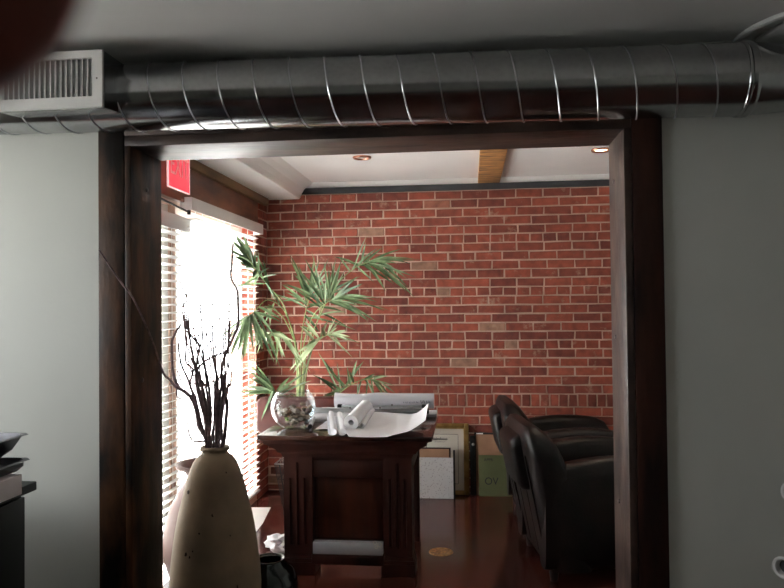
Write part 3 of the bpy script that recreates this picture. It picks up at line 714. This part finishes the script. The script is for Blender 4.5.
random.seed(21)
for i in range(28):
    tx = 178 + 56 * (i + .5) / 28 + random.uniform(-3, 3); ty = random.uniform(292, 345) if i % 3 else random.uniform(345, 380)
    mx_ = 214 + (tx - 208) * .35; w_ = random.uniform(-3, 3)
    twig([(mx_ + w_ * .5, 415), (214 + (tx - 208) * .6 + w_, 385), (210 + (tx - 208) * .85, 350 if ty < 340 else ty + 15), (tx, ty)], [3.1 + random.uniform(-.02, .04)] * 4, random.uniform(.0038, .0052), 'straight thin knobbly twig rising from the tan clay vase', 'straight thin twigs in the tan vase', 1)

# ------------------------------------------------------------ palm
PY = 5.30; pc = V((atY(301, 420, PY).x, PY, 0))
pm = empty('potted_palm', pc, 'tall green palm with arching fronds growing behind the desk', 'plant')
MB().lathe([(0, 0), (.10, 0), (.14, .30), (.15, .31), (.15, .33), (.135, .33), (.13, .30), (0, .30)], pc, 40, cap=False).build('pot', 'terracotta', pm)
MB().lathe([(0, .31), (.132, .305)], pc, 30, cap=False).build('soil', 'soil', pm)
def leaf(mb, p, d, L_, w, droop, nrm=None):
    d = V(d).normalized(); side = d.cross(nrm if nrm else V((0, -1, .2))).normalized(); n_ = side.cross(d)
    k = 7; rows_ = []; c = V(p); dd = d.copy()
    for i in range(k + 1):
        t = i / k; ww = w * (math.sin(PI * min(1, t ** .8 * .93 + .07)) ** .75) * (1 - .15 * t) if i < k else .0006
        rows_.append([mb.bm.verts.new(c - side * ww * .5), mb.bm.verts.new(c - n_ * ww * .16), mb.bm.verts.new(c + side * ww * .5)])
        dd = (dd + V((0, 0, -droop / k))).normalized(); c = c + dd * (L_ / k); n_ = side.cross(dd)
    for A, B in zip(rows_, rows_[1:]):
        for j in range(2): mb.bm.faces.new((A[j], A[j + 1], B[j + 1], B[j]))
FR = []
def frond(pix, dY, leaves, m='leaf', r_=.007, start=None):
    """pix: rachis pixels from base up, dY depth offsets; leaves: (t along, tip px, tip py, width)"""
    pts = [atY(x, y, PY + d_) for (x, y), d_ in zip(pix, dY)]
    b0 = pc + V((random.uniform(-.05, .05), random.uniform(-.04, .04), .31)) if start is None else start
    path = bez([b0] + pts, 8 * (len(pts) + 1)); k = len(path)
    o = MB().tube(path, [r_ * (1 - .75 * i / k) for i in range(k)], 6).build('frond_stem', 'stem', pm)
    mb = MB()
    more = []
    for (t, tx, ty, w) in leaves:
        bp_ = path[min(k - 1, int(t * (k - 1)))]
        more.append((max(.5, t - random.uniform(.02, .09)), tx + random.uniform(-9, 9), ty + random.uniform(-7, 9), w * random.uniform(.7, .95)))
    for (t, tx, ty, w) in leaves + more:
        i = min(k - 2, int(t * (k - 1))); p = path[i]; q = atY(tx, ty, p.y + random.uniform(-.10, .06))
        d = q - p; L_ = d.length * 1.12; w = w * .82; dr_ = random.uniform(.1, .45)
        leaf(mb, p, d.normalized() + V((0, 0, dr_ * .45)), L_, w, dr_, V((random.uniform(-.5, .5), -1, random.uniform(-.2, .7))))
    l_ = mb.build('leaflets', m, o)
    return o
W_ = .026
random.seed(4)
frond([(297, 395), (296, 350), (284, 306), (270, 288), (256, 270), (247, 254)], [0, -.1, -.35, -.55, -.70, -.78],
      [(.72, 264, 262, W_), (.74, 275, 300, .02), (.78, 250, 258, .03), (.8, 268, 268, .02), (.83, 246, 240, .03), (.86, 240, 262, .028), (.86, 255, 252, .025), (.9, 244, 237, .032), (.93, 235, 242, .028), (.95, 232, 252, .024), (.97, 237, 238, .026), (.99, 240, 246, .02), (.88, 234, 255, .024), (.8, 243, 285, .02), (.78, 240, 287, .018), (.85, 253, 277, .03), (.9, 250, 262, .03), (.92, 247, 248, .03)])
frond([(299, 395), (297, 350), (285, 312), (268, 300), (255, 311), (247, 317)], [.02, -.15, -.42, -.65, -.76, -.80],
      [(.9, 272, 357, .030), (.93, 262, 345, .03), (.95, 253, 350, .028), (.96, 245, 352, .03), (.97, 238, 350, .03), (.98, 231, 353, .026), (.99, 228, 340, .022), (.88, 268, 325, .026), (.86, 278, 320, .026), (1, 235, 345, .03), (.94, 258, 335, .028), (.97, 243, 358, .022)])
frond([(303, 395), (307, 350), (318, 320), (334, 288), (352, 270), (366, 263), (385, 259)], [0, .02, 0, -.05, -.08, -.1, -.1],
      [(.78, 336, 256, .026), (.8, 354, 263, .02), (.82, 365, 244, .022), (.84, 380, 249, .028), (.86, 372, 255, .02), (.86, 384, 288, .030), (.9, 398, 249, .022), (.92, 402, 287, .034), (.94, 405, 284, .028), (.96, 404, 276, .022), (.97, 408, 262, .02), (.88, 394, 262, .03), (.98, 396, 275, .03), (.93, 412, 260, .016), (.84, 375, 274, .02)])
frond([(300, 395), (303, 350), (312, 318), (325, 304), (340, 296)], [-.03, -.06, -.12, -.18, -.2],
      [(.95, 355, 278, .034), (.97, 356, 286, .034), (.99, 366, 296, .036), (.9, 340, 264, .03), (.88, 329, 272, .028), (.85, 320, 276, .026), (.93, 333, 268, .028), (.92, 372, 318, .032), (.94, 365, 318, .034), (.96, 380, 308, .022), (.9, 358, 305, .02), (.99, 374, 300, .02), (.8, 300, 270, .026), (.83, 308, 262, .026), (.78, 294, 285, .028)])
frond([(301, 395), (301, 345), (305, 315), (310, 297), (316, 285)], [.05, .05, .05, .05, .04],
      [(.7, 285, 285, .03), (.75, 282, 300, .026), (.78, 300, 268, .03), (.8, 318, 262, .03), (.85, 326, 272, .028), (.88, 296, 276, .028), (.9, 334, 280, .028), (.95, 324, 268, .026), (1, 312, 272, .026), (.65, 322, 320, .026), (.72, 330, 308, .026), (.82, 293, 258, .024), (.6, 318, 330, .028)])
frond([(298, 395), (297, 370), (292, 345), (280, 332), (265, 336), (258, 340)], [-.04, -.1, -.2, -.35, -.5, -.55],
      [(.75, 284, 355, .03), (.8, 275, 350, .03), (.85, 262, 326, .026), (.88, 256, 330, .026), (.9, 254, 340, .026), (.93, 262, 349, .024), (.97, 256, 346, .022), (.7, 300, 362, .03), (.72, 270, 330, .028), (.82, 266, 342, .028), (.78, 288, 340, .026)], 'leaf_pale')
frond([(302, 395), (304, 360), (312, 343), (325, 336), (338, 333)], [-.05, -.1, -.15, -.18, -.2],
      [(.95, 346, 340, .024), (.9, 348, 336, .026), (.99, 346, 331, .022), (.85, 330, 324, .02), (.8, 322, 328, .03), (.75, 300, 364, .038), (.78, 298, 352, .03), (.7, 295, 370, .028), (.88, 338, 322, .02), (.92, 342, 348, .02), (.72, 306, 322, .03)], 'leaf_pale')
frond([(296, 400), (286, 396), (277, 394), (272, 390)], [-.02, -.35, -.55, -.62],
      [(.85, 252, 372, .034), (.9, 248, 386, .032), (.93, 245, 395, .028), (.95, 250, 377, .03), (.97, 262, 418, .03), (.8, 288, 378, .03), (.75, 302, 374, .026), (.88, 246, 391, .03), (.9, 255, 368, .022), (.7, 265, 402, .02)])
frond([(300, 402), (318, 404), (335, 396), (352, 384), (368, 379), (381, 382)], [0, .0, -.02, -.04, -.05, -.06],
      [(.6, 322, 358, .024), (.62, 330, 372, .026), (.66, 356, 362, .03), (.7, 350, 372, .026), (.62, 322, 398, .026), (.8, 374, 374, .02), (.84, 366, 396, .016), (.88, 374, 396, .016), (.92, 384, 395, .016), (.96, 390, 396, .016), (1, 394, 392, .016), (.76, 358, 394, .016), (.9, 386, 376, .018), (.58, 316, 376, .026), (.55, 314, 400, .02)])
frond([(304, 395), (309, 360), (316, 325), (325, 300), (336, 285)], [.06, .06, .06, .05, .04],
      [(.85, 335, 262, .022), (.9, 348, 272, .022), (.95, 350, 282, .022), (.8, 310, 280, .024), (.75, 340, 310, .024), (.7, 345, 325, .02)])
# silvery bent leaf tips
frond([(299, 395), (297, 352), (286, 322), (275, 310), (268, 308)], [-.05, -.15, -.35, -.55, -.62],
      [(.98, 262, 318, .02), (.95, 270, 325, .022), (.92, 264, 306, .02), (.9, 274, 303, .022)], 'leaf_pale')

# ------------------------------------------------------------ desk chair behind the desk (only its back shows)
cx, cy = -1.105, 4.93
oc = empty('desk_chair', (cx, cy, 0), 'maroon leather desk chair with rounded back behind the glass bowl', 'chair')
bt = atY(262, 397, 4.72).z; bl = atY(257, 415, 4.72).x
mb = MB(); 
def rr_prism(x0, x1, z0, z1, y0_, y1_, r_):
    pts = []
    for (cx_, cz_, a0) in ((x1 - r_, z1 - r_, 0), (x0 + r_, z1 - r_, 90), (x0 + r_, z0 + r_, 180), (x1 - r_, z0 + r_, 270)):
        for i in range(7):
            a_ = math.radians(a0 + i * 15); pts.append((cx_ + r_ * math.cos(a_), y0_, cz_ + r_ * math.sin(a_)))
    return pts
mb.poly(rr_prism(bl, 2 * cx - bl, .60, bt, 4.70, 4.77, .05), (0, .07, 0)).build('backrest', 'maroon_leather', oc, bev=.012)
MB().box((cx - .17, 4.78, .42), (cx + .17, 5.12, .49), .02, 3).build('seat', 'maroon_leather', oc)
MB().tube([(cx, 4.79, .43), (cx, 4.735, .45), (cx, 4.735, .62)], .014, 8).build('back_bracket', 'black', oc)
MB().tube([(cx, cy, .05), (cx, cy, .43)], .022, 14).build('column', 'steel', oc)
for i in range(5):
    a_ = 2 * PI * i / 5 + .3; e_ = V((cx + .19 * math.cos(a_), cy + .19 * math.sin(a_), .055))
    lg = MB().tube([(cx, cy, .085), e_], [.018, .012], 8).build('leg', 'black', oc)
    MB().tube([e_ + V((-.010, 0, -.03)), e_ + V((.010, 0, -.03))], .0245, 16).build('caster', 'black', lg)

# wire basket under the desk
k0 = atY(274.7, 464, 4.08); bxz = k0.z; bx0, bx1, by0, by1 = k0.x, k0.x + .27, 4.08, 4.34
wb_ = empty('wire_basket', ((bx0 + bx1) / 2, (by0 + by1) / 2, 0), 'tapered black and silver wire basket tucked behind the left desk post', 'basket')
def ringpts(z_, s_):
    cx_, cy_ = (bx0 + bx1) / 2, (by0 + by1) / 2; hx, hy = (bx1 - bx0) / 2 * s_, (by1 - by0) / 2 * s_
    return [V((cx_ - hx, cy_ - hy, z_)), V((cx_ + hx, cy_ - hy, z_)), V((cx_ + hx, cy_ + hy, z_)), V((cx_ - hx, cy_ + hy, z_))]
T, B0 = ringpts(bxz, 1), ringpts(.008, .45)
mb = MB(); mb.tube(T + [T[0]], .004, 6).build('rim', 'steel', wb_)
mb = MB()
for s_ in range(4):
    for i in range(10):
        f_ = i / 10; mb.tube([T[s_].lerp(T[(s_ + 1) % 4], f_), B0[s_].lerp(B0[(s_ + 1) % 4], f_)], .0026, 4)
for z_ in (.15, .3, .45):
    k = z_ / bxz; Q = [B0[i].lerp(T[i], k) for i in range(4)]; mb.tube(Q + [Q[0]], .002, 4)
mb.tube(B0 + [B0[0]], .003, 4)
mb.box((B0[0].x, B0[0].y, .002), (B0[2].x, B0[2].y, .006))
mb.build('wire_mesh', 'black', wb_)

# ------------------------------------------------------------ frames and boards along the brick wall
def leaning(name, label, cat, x0, x1, ytop, ybot, Yf, th, parts, lean=None):
    """root whose local x/z plane leans back on the wall; parts(fn) builds in local coords"""
    a0 = atY((x0 + x1) / 2, ybot, Yf); X0_, X1_ = atY(x0, ybot, Yf).x, atY(x1, ybot, Yf).x
    t = bpy.data.objects.new(name, None); COL.objects.link(t); t.empty_display_size = .05
    h = atY((x0 + x1) / 2, ytop, Yf + .03).z; w = X1_ - X0_
    t.location = ((X0_ + X1_) / 2, Yf, 0.001)
    l_ = lean if lean is not None else .06
    t.rotation_euler = (-l_, 0, 0); h = h / math.cos(l_)
    ORG[t.name] = V((0, 0, 0)); tag(t, label, cat); parts(t, w, h); return t
def p_frame(t, w, h):
    fw_ = .034
    mb = MB()
    for (a, b__) in (((-w / 2, 0, 0), (-w / 2 + fw_, .025, h)), ((w / 2 - fw_, 0, 0), (w / 2, .025, h)), ((-w / 2 + fw_, 0, 0), (w / 2 - fw_, .025, fw_)), ((-w / 2 + fw_, 0, h - fw_), (w / 2 - fw_, .025, h))): mb.box(a, b__, .006)
    mb.build('frame', 'gold', t)
    i_ = fw_ + .002
    mb = MB()
    for (a, b__) in (((-w / 2 + fw_ - .002, -.004, fw_), (-w / 2 + fw_ + .006, .01, h - fw_)), ((w / 2 - fw_ - .006, -.004, fw_), (w / 2 - fw_ + .002, .01, h - fw_)), ((-w / 2 + fw_, -.004, h - fw_ - .006), (w / 2 - fw_, .01, h - fw_ + .002))): mb.box(a, b__)
    mb.build('inner_fillet', 'gold', t, smooth=False)
    MB().box((-w / 2 + fw_, .012, fw_), (w / 2 - fw_, .018, h - fw_)).build('mat_board', 'matboard', t, smooth=False)
    bw = .085
    mb = MB(); mb.box((-w / 2 + bw, .0105, bw), (w / 2 - bw, .012, h - bw)).build('certificate', 'doc', t, smooth=False)
    mb = MB()
    for (a, b__) in (((-w / 2 + bw - .003, .009, bw), (-w / 2 + bw, .012, h - bw)), ((w / 2 - bw, .009, bw), (w / 2 - bw + .003, .012, h - bw)), ((-w / 2 + bw, .009, h - bw), (w / 2 - bw, .012, h - bw + .003)), ((-w / 2 + bw, .009, bw - .003), (w / 2 - bw, .012, bw))): mb.box(a, b__)
    mb.build('mat_line', 'ink', t, smooth=False)
    random.seed(9); mb = MB(); x = -.085
    while x < .03:
        hh = .014 + .010 * (random.random() > .7) + (.006 if x < -.07 else 0)
        mb.tube([(x, .0095, h - bw - .042), (x + .004, .0095, h - bw - .042 + hh), (x + .006, .0095, h - bw - .044), (x + .011, .0095, h - bw - .034)], .0019, 4); x += .0115
    x = -.06
    while x < .02:
        mb.tube([(x, .0095, h - bw - .060), (x + .004, .0095, h - bw - .054), (x + .007, .0095, h - bw - .060)], .0010, 4); x += .0085
    x = -.005
    while x < .06:
        mb.tube([(x, .0095, h - bw - .024), (x + .004, .0095, h - bw - .021)], .0006, 4); x += .007
    mb.build('script_lines', 'ink', t)
leaning('picture_frame', 'gold framed certificate with cream mat leaning on the brick wall', 'picture frame', 416, 469.5, 423.5, 491, 5.535, .03, p_frame, .05)
def p_board(t, w, h):
    MB().box((-w / 2, 0, 0), (w / 2, .012, h)).build('board_face', 'speckle', t, smooth=False)
    MB().box((w / 2 + .001, .004, .002), (w / 2 + .014, .03, h + .055)).box((-w / 2, .0125, .002), (w / 2 + .001, .03, h - .004)).build('backing', 'black', t, smooth=False)
leaning('speckled_board', 'speckled off white board on the floor in front of gold frame', 'board', 411, 453.5, 457.3, 497, 5.425, .03, p_board, .03)
def p_card(t, w, h):
    MB().box((-w / 2, 0, 0), (w / 2, .02, h)).build('cardboard_sheet', 'cardboard', t, smooth=False)
    MB().box((-w / 2, -.002, h), (w / 2 + .012, .024, h + .006)).box((w / 2, -.002, 0), (w / 2 + .012, .024, h)).build('dark_edge', 'red_wood', t, smooth=False)
leaning('cardboard_panel', 'brown cardboard panel with dark edge behind the speckled board', 'board', 419, 449.5, 448.5, 494, 5.475, .03, p_card, .03)
def p_tall(t, w, h):
    MB().box((-w / 2, 0, 0), (w / 2, .015, h)).build('cardboard_face', 'cardboard', t, smooth=False)
    mb = MB(); mb.box((-w / 2 - .012, -.003, 0), (-w / 2, .018, h + .012)).box((-w / 2, -.003, h), (w / 2, .018, h + .012)).box((w / 2, -.003, 0), (w / 2 + .012, .018, h + .012)).build('black_frame', 'black', t, smooth=False)
    MB().box((-w / 2 + .004, -.004, h + .002), (-w / 2 + .055, -.003, h + .010)).build('edge_label', 'paper', t, smooth=False)
leaning('display_board', 'black edged brown board leaning on brick wall behind green placard', 'board', 476.5, 517, 434.5, 491, 5.545, .03, p_tall, .05)
def p_green(t, w, h):
    MB().box((-w / 2, 0, 0), (w / 2, .005, h)).build('card', 'green_card', t, smooth=False)
    Mt = Matrix(((1, 0, 0, 0), (0, 0, -1, 0), (0, 1, 0, 0), (0, 0, 0, 1)))
    text_mesh('OV', .078, Matrix.Translation((-w / 2 + .096, -.001, .112)) @ Mt @ Matrix.Scale(.95, 4, V((1, 0, 0))), 'lettering', 'ink', t)
    text_mesh('APPR', .030, Matrix.Translation((-w / 2 + .075, -.001, h - .035)) @ Mt, 'small_lettering', 'ink', t)
leaning('green_placard', 'green placard with dark letters partly hidden behind the leather armchairs', 'sign', 479, 512, 455, 493.3, 5.515, .01, p_green, .05)
# dark slim item between frame and board
def p_dark(t, w, h):
    MB().box((-w / 2, 0, 0), (w / 2, .03, h), .004).build('case', 'black', t)
    MB().blob((.006, -.008, h * .86), .011, 2, .1).build('clasp', 'steel', t)
leaning('instrument_case', 'narrow black case with a steel clasp beside the gold frame', 'case', 470.5, 475.2, 436, 491.5, 5.52, .03, p_dark, .05)

# floor outlet
fo = atZ(441, 552, 0)
ft = empty('floor_outlet', (fo.x, fo.y, 0), 'round brass floor outlet cover right of the desk', 'floor outlet')
MB().lathe([(.072, 0), (.071, .003), (.064, .005), (.060, .004), (0, .004)], (fo.x, fo.y, 0), 40, cap=False).build('cover_plate', 'brass', ft)
MB().lathe([(.030, .0042), (.028, .006), (0, .006)], (fo.x, fo.y, 0), 24, cap=False).build('center_cap', 'brass', ft)

# ------------------------------------------------------------ club armchairs
def superbox(mb, prof_fn, nu, nv):
    pass
def armchair(name, loc, rz, label):
    t = bpy.data.objects.new(name, None); COL.objects.link(t); t.empty_display_size = .1
    t.location = loc; t.rotation_euler = (0, 0, rz); ORG[t.name] = V((0, 0, 0)); tag(t, label, 'armchair', 'dark leather club armchairs')
    Wd = .37
    def sec(x, z, lean): return x
    # backrest: rounded slab, leaning back; loft of rounded sections from bottom to top
    mb = MB(); rings = []; n = 28
    for i in range(25):
        f_ = i / 24; z_ = .07 + f_ * .73; xo = .07 - .14 * f_
        hw = Wd * (1 - .0 * f_) if f_ < .8 else Wd * (1 - .32 * ((f_ - .8) / .2) ** 2.4)
        th = .24 if f_ < .55 else .24 - .085 * ((f_ - .55) / .45) ** 1.2
        if f_ > .84: t0_ = th; th *= max(.38, math.sqrt(max(0, 1 - ((f_ - .84) / .172) ** 2))); xo += (t0_ - th) * .42
        ring = []
        for j in range(n):
            a_ = 2 * PI * j / n; ca, sa = math.cos(a_), math.sin(a_); ex_ = .42
            ring.append(mb.bm.verts.new(V((xo + th / 2 + .06 * max(0, 1 - abs(sa)) * 0 + th * .5 * math.copysign(abs(ca) ** ex_, ca), hw * math.copysign(abs(sa) ** ex_, sa), z_))))
        rings.append(ring)
    for A, B in zip(rings, rings[1:]):
        for j in range(n): mb.bm.faces.new((A[j], A[(j + 1) % n], B[(j + 1) % n], B[j]))
    mb.bm.faces.new(rings[0][::-1]); mb.bm.faces.new(rings[-1])
    bk = mb.build('backrest', 'leather', t, ang=60)
    # piping seams on the back
    for yy in (-.26, -.10, .10, .26):
        MB().tube([(.07 - .14 * (i / 20) + .0015, yy, .07 + .73 * i / 20) for i in range(1, 17)], .0045, 6).build('back_seam', 'leather', bk)
    # arms: lofted along x with rolled tops
    for s_ in (-1, 1):
        mb = MB(); rings = []; n = 24
        for i in range(13):
            f_ = i / 12; x = .04 + .76 * f_; top = .55 + .10 * math.sin(PI * min(1, .15 + f_ * .62)) ** 1.2
            if f_ > .85: top -= .10 * ((f_ - .85) / .15) ** 2
            hw = .085 + .012 * math.sin(PI * f_)
            ring = []
            for j in range(n):
                a_ = 2 * PI * j / n; ca, sa = math.cos(a_), math.sin(a_); e_ = .5
                zz = .07 + (top - .07) * (.5 + .5 * math.copysign(abs(sa) ** e_, sa)); yy = hw * math.copysign(abs(ca) ** e_, ca)
                if i in (0, 12): yy *= .9; zz = .07 + (zz - .07) * .985
                ring.append(mb.bm.verts.new(V((x, s_ * (Wd - .085) + yy, zz))))
            rings.append(ring)
        for A, B in zip(rings, rings[1:]):
            for j in range(n): mb.bm.faces.new((A[j], A[(j + 1) % n], B[(j + 1) % n], B[j]))
        mb.bm.faces.new(rings[0][::-1]); mb.bm.faces.new(rings[-1])
        mb.build('armrest', 'leather', t, ang=60)
    MB().box((.08, -Wd + .15, .07), (.77, Wd - .15, .28), .02, 3).build('seat_base', 'leather', t)
    MB().box((.10, -Wd + .172, .285), (.80, Wd - .172, .44), .05, 4).build('seat_cushion', 'leather', t)
    MB().box((.07, -Wd + .16, .44), (.21, Wd - .16, .74), .05, 4, M=Matrix.Rotation(-.20, 4, 'Y') @ Matrix.Translation((-.035, 0, 0))).build('back_cushion', 'leather', t)
    for fx in (.10, .72):
        for fy in (-.28, .28): MB().lathe([(0, 0), (.020, 0), (.028, .07), (0, .07)], (fx, fy, 0), 16, cap=False).build('foot', 'black', t)
    return t
armchair('armchair', (.285, 4.12, 0), math.radians(8), 'front leather club armchair, nearest the timber post')
armchair('armchair', (.235, 5.03, 0), math.radians(3), 'rear leather club armchair, nearer the brick wall')

# ------------------------------------------------------------ cabinet with pans, lower left
kc = atY(37, 481, 2.42); cz = kc.z; kx = kc.x
cb = empty('cabinet', (kx - .3, 1.9, 0), 'black cabinet with a dark countertop at the left wall', 'cabinet')
MB().box((kx - .62, 1.15, cz - .032), (kx, 2.42, cz), .004).build('countertop', 'black', cb)
MB().box((kx - .60, 1.17, .08), (kx - .048, 2.40, cz - .033)).box((kx - .60, 1.17, 0), (kx - .09, 2.38, .08)).build('carcass', 'black', cb, smooth=False)
for i in range(3):
    y_ = 1.18 + .408 * i; d_ = MB().box((kx - .048, y_, .10), (kx - .030, y_ + .40, cz - .05), .003).build('door', 'black', cb)
    MB().tube([(kx - .012, y_ + .04, .52), (kx - .012, y_ + .04, .66)], .005, 8).build('handle', 'steel', d_)
def pan(name, x1, y1, zb_, zt_, w, l, flare, label, m='pan_metal'):
    mb = MB(); rings = []
    for (o_, z_) in ((flare, zb_), (flare * .45, zb_ + (zt_ - zb_) * .45), (.012, zt_ - .002), (-.002, zt_), (.012, zt_ + .0015), (flare * .45 + .004, zb_ + (zt_ - zb_) * .45), (flare + .005, zb_ + .003)):
        a0, a1, b0, b1 = x1 - w + o_, x1 - o_, y1 - l + o_, y1 - o_
        c_ = .03; ring = [(a0 + c_, b0), (a1 - c_, b0), (a1, b0 + c_), (a1, b1 - c_), (a1 - c_, b1), (a0 + c_, b1), (a0, b1 - c_), (a0, b0 + c_)]
        rings.append([mb.bm.verts.new(V((x, y, z_))) for x, y in ring])
    for A, B in zip(rings, rings[1:]):
        for j in range(8): mb.bm.faces.new((A[j], A[(j + 1) % 8], B[(j + 1) % 8], B[j]))
    mb.bm.faces.new(rings[0][::-1]); mb.bm.faces.new(rings[-1])
    return tag(mb.build(name, m, ang=50), label, 'pan', None)
q = atY(29.5, 434, 2.30); q2 = atY(31, 459, 2.30)
bb = atY(22, 466, 2.28)
# white labelled carton under pans
bt_ = atY(24, 466, 2.25)
wb2 = empty('carton', (bt_.x - .15, 2.0, cz), 'low white box with pale label beneath the stacked metal pans', 'box')
MB().box((bt_.x - .34, 1.72, cz + .001), (bt_.x, 2.24, q2.z - .036), .003).build('box_body', 'paper_pink', wb2)
MB().box((bt_.x, 1.95, cz + .012), (bt_.x + .001, 2.12, cz + .035)).build('label', 'grey_line', wb2, smooth=False)
pan('metal_tray', q2.x, 2.32, q2.z - .034, q2.z, .42, .62, .028, 'shallow black metal tray beneath the deeper pan, on white box')
pan('metal_pan', q.x, 2.32, q2.z + .003, q.z, .42, .62, .075, 'deep flared metal pan on top of the tray stack')

# white round pegs at the right edge
for (x, y, lab) in ((782.5, 568, 'lower white round tube peg on the right wall'), (791, 493, 'upper white round tube peg on the right wall')):
    q = atY(x, y, 2.50); ax = V((.80, .60, 0)).normalized(); E_ = V((q.x + .10, FY - .012, q.z))
    t = empty('wall_peg', E_, lab, 'wall hook', 'white round tube pegs on the right wall')
    Mq = ax.to_track_quat('Z', 'Y').to_matrix(); L_ = (FY - .01 - q.y) / ax.y
    MB().lathe([(.026, .001), (.032, -.002), (.036, .001), (.036, .006), (.031, .010), (.030, L_), (.022, L_), (.022, .02), (.026, .001)], q, 32, M=Mq, cap=False).build('tube', 'white_gloss', t)
    MB().box((q.x + L_ * ax.x - .05, FY - .010, q.z - .05), (q.x + L_ * ax.x + .05, FY - .0005, q.z + .05), .003).build('wall_plate', 'white_gloss', t)
    MB().lathe([(0, .02), (.0215, .02)], q, 20, M=Mq, cap=False).build('inner_plug', 'dark_metal', t)

# ------------------------------------------------------------ photographer's hand, fingertip over the lens corner
def cs(x, y, z): return CAM + CR * x + CU * y + fw * z
def skin_obj(name, verts, edges, m, parent=None, sub=2):
    me = bpy.data.meshes.new(name); me.from_pydata([v[0] for v in verts], edges, []); o = bpy.data.objects.new(name, me); COL.objects.link(o)
    md = o.modifiers.new('skin', 'SKIN'); md.use_smooth_shade = True
    for i, v in enumerate(verts): me.skin_vertices[0].data[i].radius = (v[1], v[1])
    me.skin_vertices[0].data[0].use_root = True
    s = o.modifiers.new('sub', 'SUBSURF'); s.levels = sub; s.render_levels = sub
    me.materials.append(MATS[m]); return o
tipz = .036
vs = [(cs(-.105, .005, -.05), .026), (cs(-.098, .035, -.045), .022), (cs(-.090, .052, -.030), .013),   # wrist, palm, index knuckle
      (cs(-.070, .060, .004), .0105), (cs(-.047, .042, .028), .0095), (cs(-.0285, .0215, .035), .0094), (cs(-.0178, .0108, .037), .0092)]
ed = [(0, 1), (1, 2), (2, 3), (3, 4), (4, 5), (5, 6)]
def chain(root, pts):
    prev = root
    for p_, r_ in pts: vs.append((p_, r_)); ed.append((prev, len(vs) - 1)); prev = len(vs) - 1
chain(1, [(cs(-.112, .058, -.036), .013), (cs(-.118, .080, -.008), .0098), (cs(-.106, .080, .022), .009), (cs(-.092, .068, .034), .0078)])
chain(1, [(cs(-.128, .048, -.044), .012), (cs(-.140, .068, -.018), .0092), (cs(-.134, .070, .010), .0085), (cs(-.122, .060, .022), .0074)])
chain(0, [(cs(-.140, .028, -.052), .011), (cs(-.155, .046, -.032), .0080), (cs(-.154, .050, -.012), .0074), (cs(-.147, .044, .000), .0065)])
chain(0, [(cs(-.082, -.010, -.040), .013), (cs(-.068, -.022, -.018), .0105), (cs(-.060, -.020, .004), .009)])
chain(0, [(cs(-.120, -.035, -.075), .027), (cs(-.140, -.10, -.12), .030), (cs(-.17, -.19, -.18), .036)])
hd = skin_obj('hand', vs, ed, 'skin'); tag(hd, 'dark blurred fingertip of a hand covering the upper left corner', 'hand')

# ------------------------------------------------------------ light
w = bpy.data.worlds.new('world'); SC.world = w; w.use_nodes = True; nt = w.node_tree
bg = nt.nodes['Background']; bg.inputs[0].default_value = (.97, .98, 1, 1); bg.inputs[1].default_value = 16.5
def portal(name, loc, sx_, sy_, rot):
    l = bpy.data.lights.new(name, 'AREA'); l.shape = 'RECTANGLE'; l.size = sx_; l.size_y = sy_; l.cycles.is_portal = True
    o = bpy.data.objects.new(name, l); COL.objects.link(o); o.location = loc; o.rotation_euler = rot; return o
portal('window_portal', (XL - .17, (YD0 + YB) / 2, 1.05), 2.05, YB - YD0, (0, -PI / 2, 0))
portal('front_window_portal', (FXL - .13, (w1[0] + w1[1]) / 2, (w1[2] + w1[3]) / 2), w1[3] - w1[2], w1[1] - w1[0], (0, -PI / 2, 0))
sn = bpy.data.lights.new('sun', 'SUN'); sn.energy = 36; sn.angle = .01; sn.color = (1, .97, .92)
sno = bpy.data.objects.new('sun', sn); COL.objects.link(sno); sno.rotation_euler = V((-.38, -.30, .87)).to_track_quat('Z', 'Y').to_euler()
sp = bpy.data.lights.new('downlight_beam', 'SPOT'); sp.energy = 12; sp.color = (1, .8, .55); sp.spot_size = math.radians(80); sp.spot_blend = .6; sp.shadow_soft_size = .03
so = bpy.data.objects.new('downlight_beam', sp); COL.objects.link(so); so.location = c2 + V((0, 0, -.02))

# ------------------------------------------------------------ camera
cd = bpy.data.cameras.new('camera'); co = bpy.data.objects.new('camera', cd); COL.objects.link(co)
co.matrix_world = Matrix(((CR.x, CU.x, -fw.x, CAM.x), (CR.y, CU.y, -fw.y, CAM.y), (CR.z, CU.z, -fw.z, CAM.z), (0, 0, 0, 1)))
cd.sensor_width = 4.54; cd.lens = 4.54 * F / 784; cd.clip_start = .004; cd.clip_end = 100
cd.dof.use_dof = True; cd.dof.focus_distance = 3.6; cd.dof.aperture_fstop = 2.2
SC.camera = co
SC.view_settings.view_transform = 'Standard'; SC.view_settings.look = 'None'; SC.view_settings.exposure = 0; SC.view_settings.gamma = 1
SC.view_settings.use_curve_mapping = False
SC.cycles.use_denoising = True
SC.cycles.max_bounces = 10; SC.cycles.diffuse_bounces = 5; SC.cycles.glossy_bounces = 5; SC.cycles.transparent_max_bounces = 16; SC.cycles.transmission_bounces = 6
SC.cycles.sample_clamp_indirect = 8
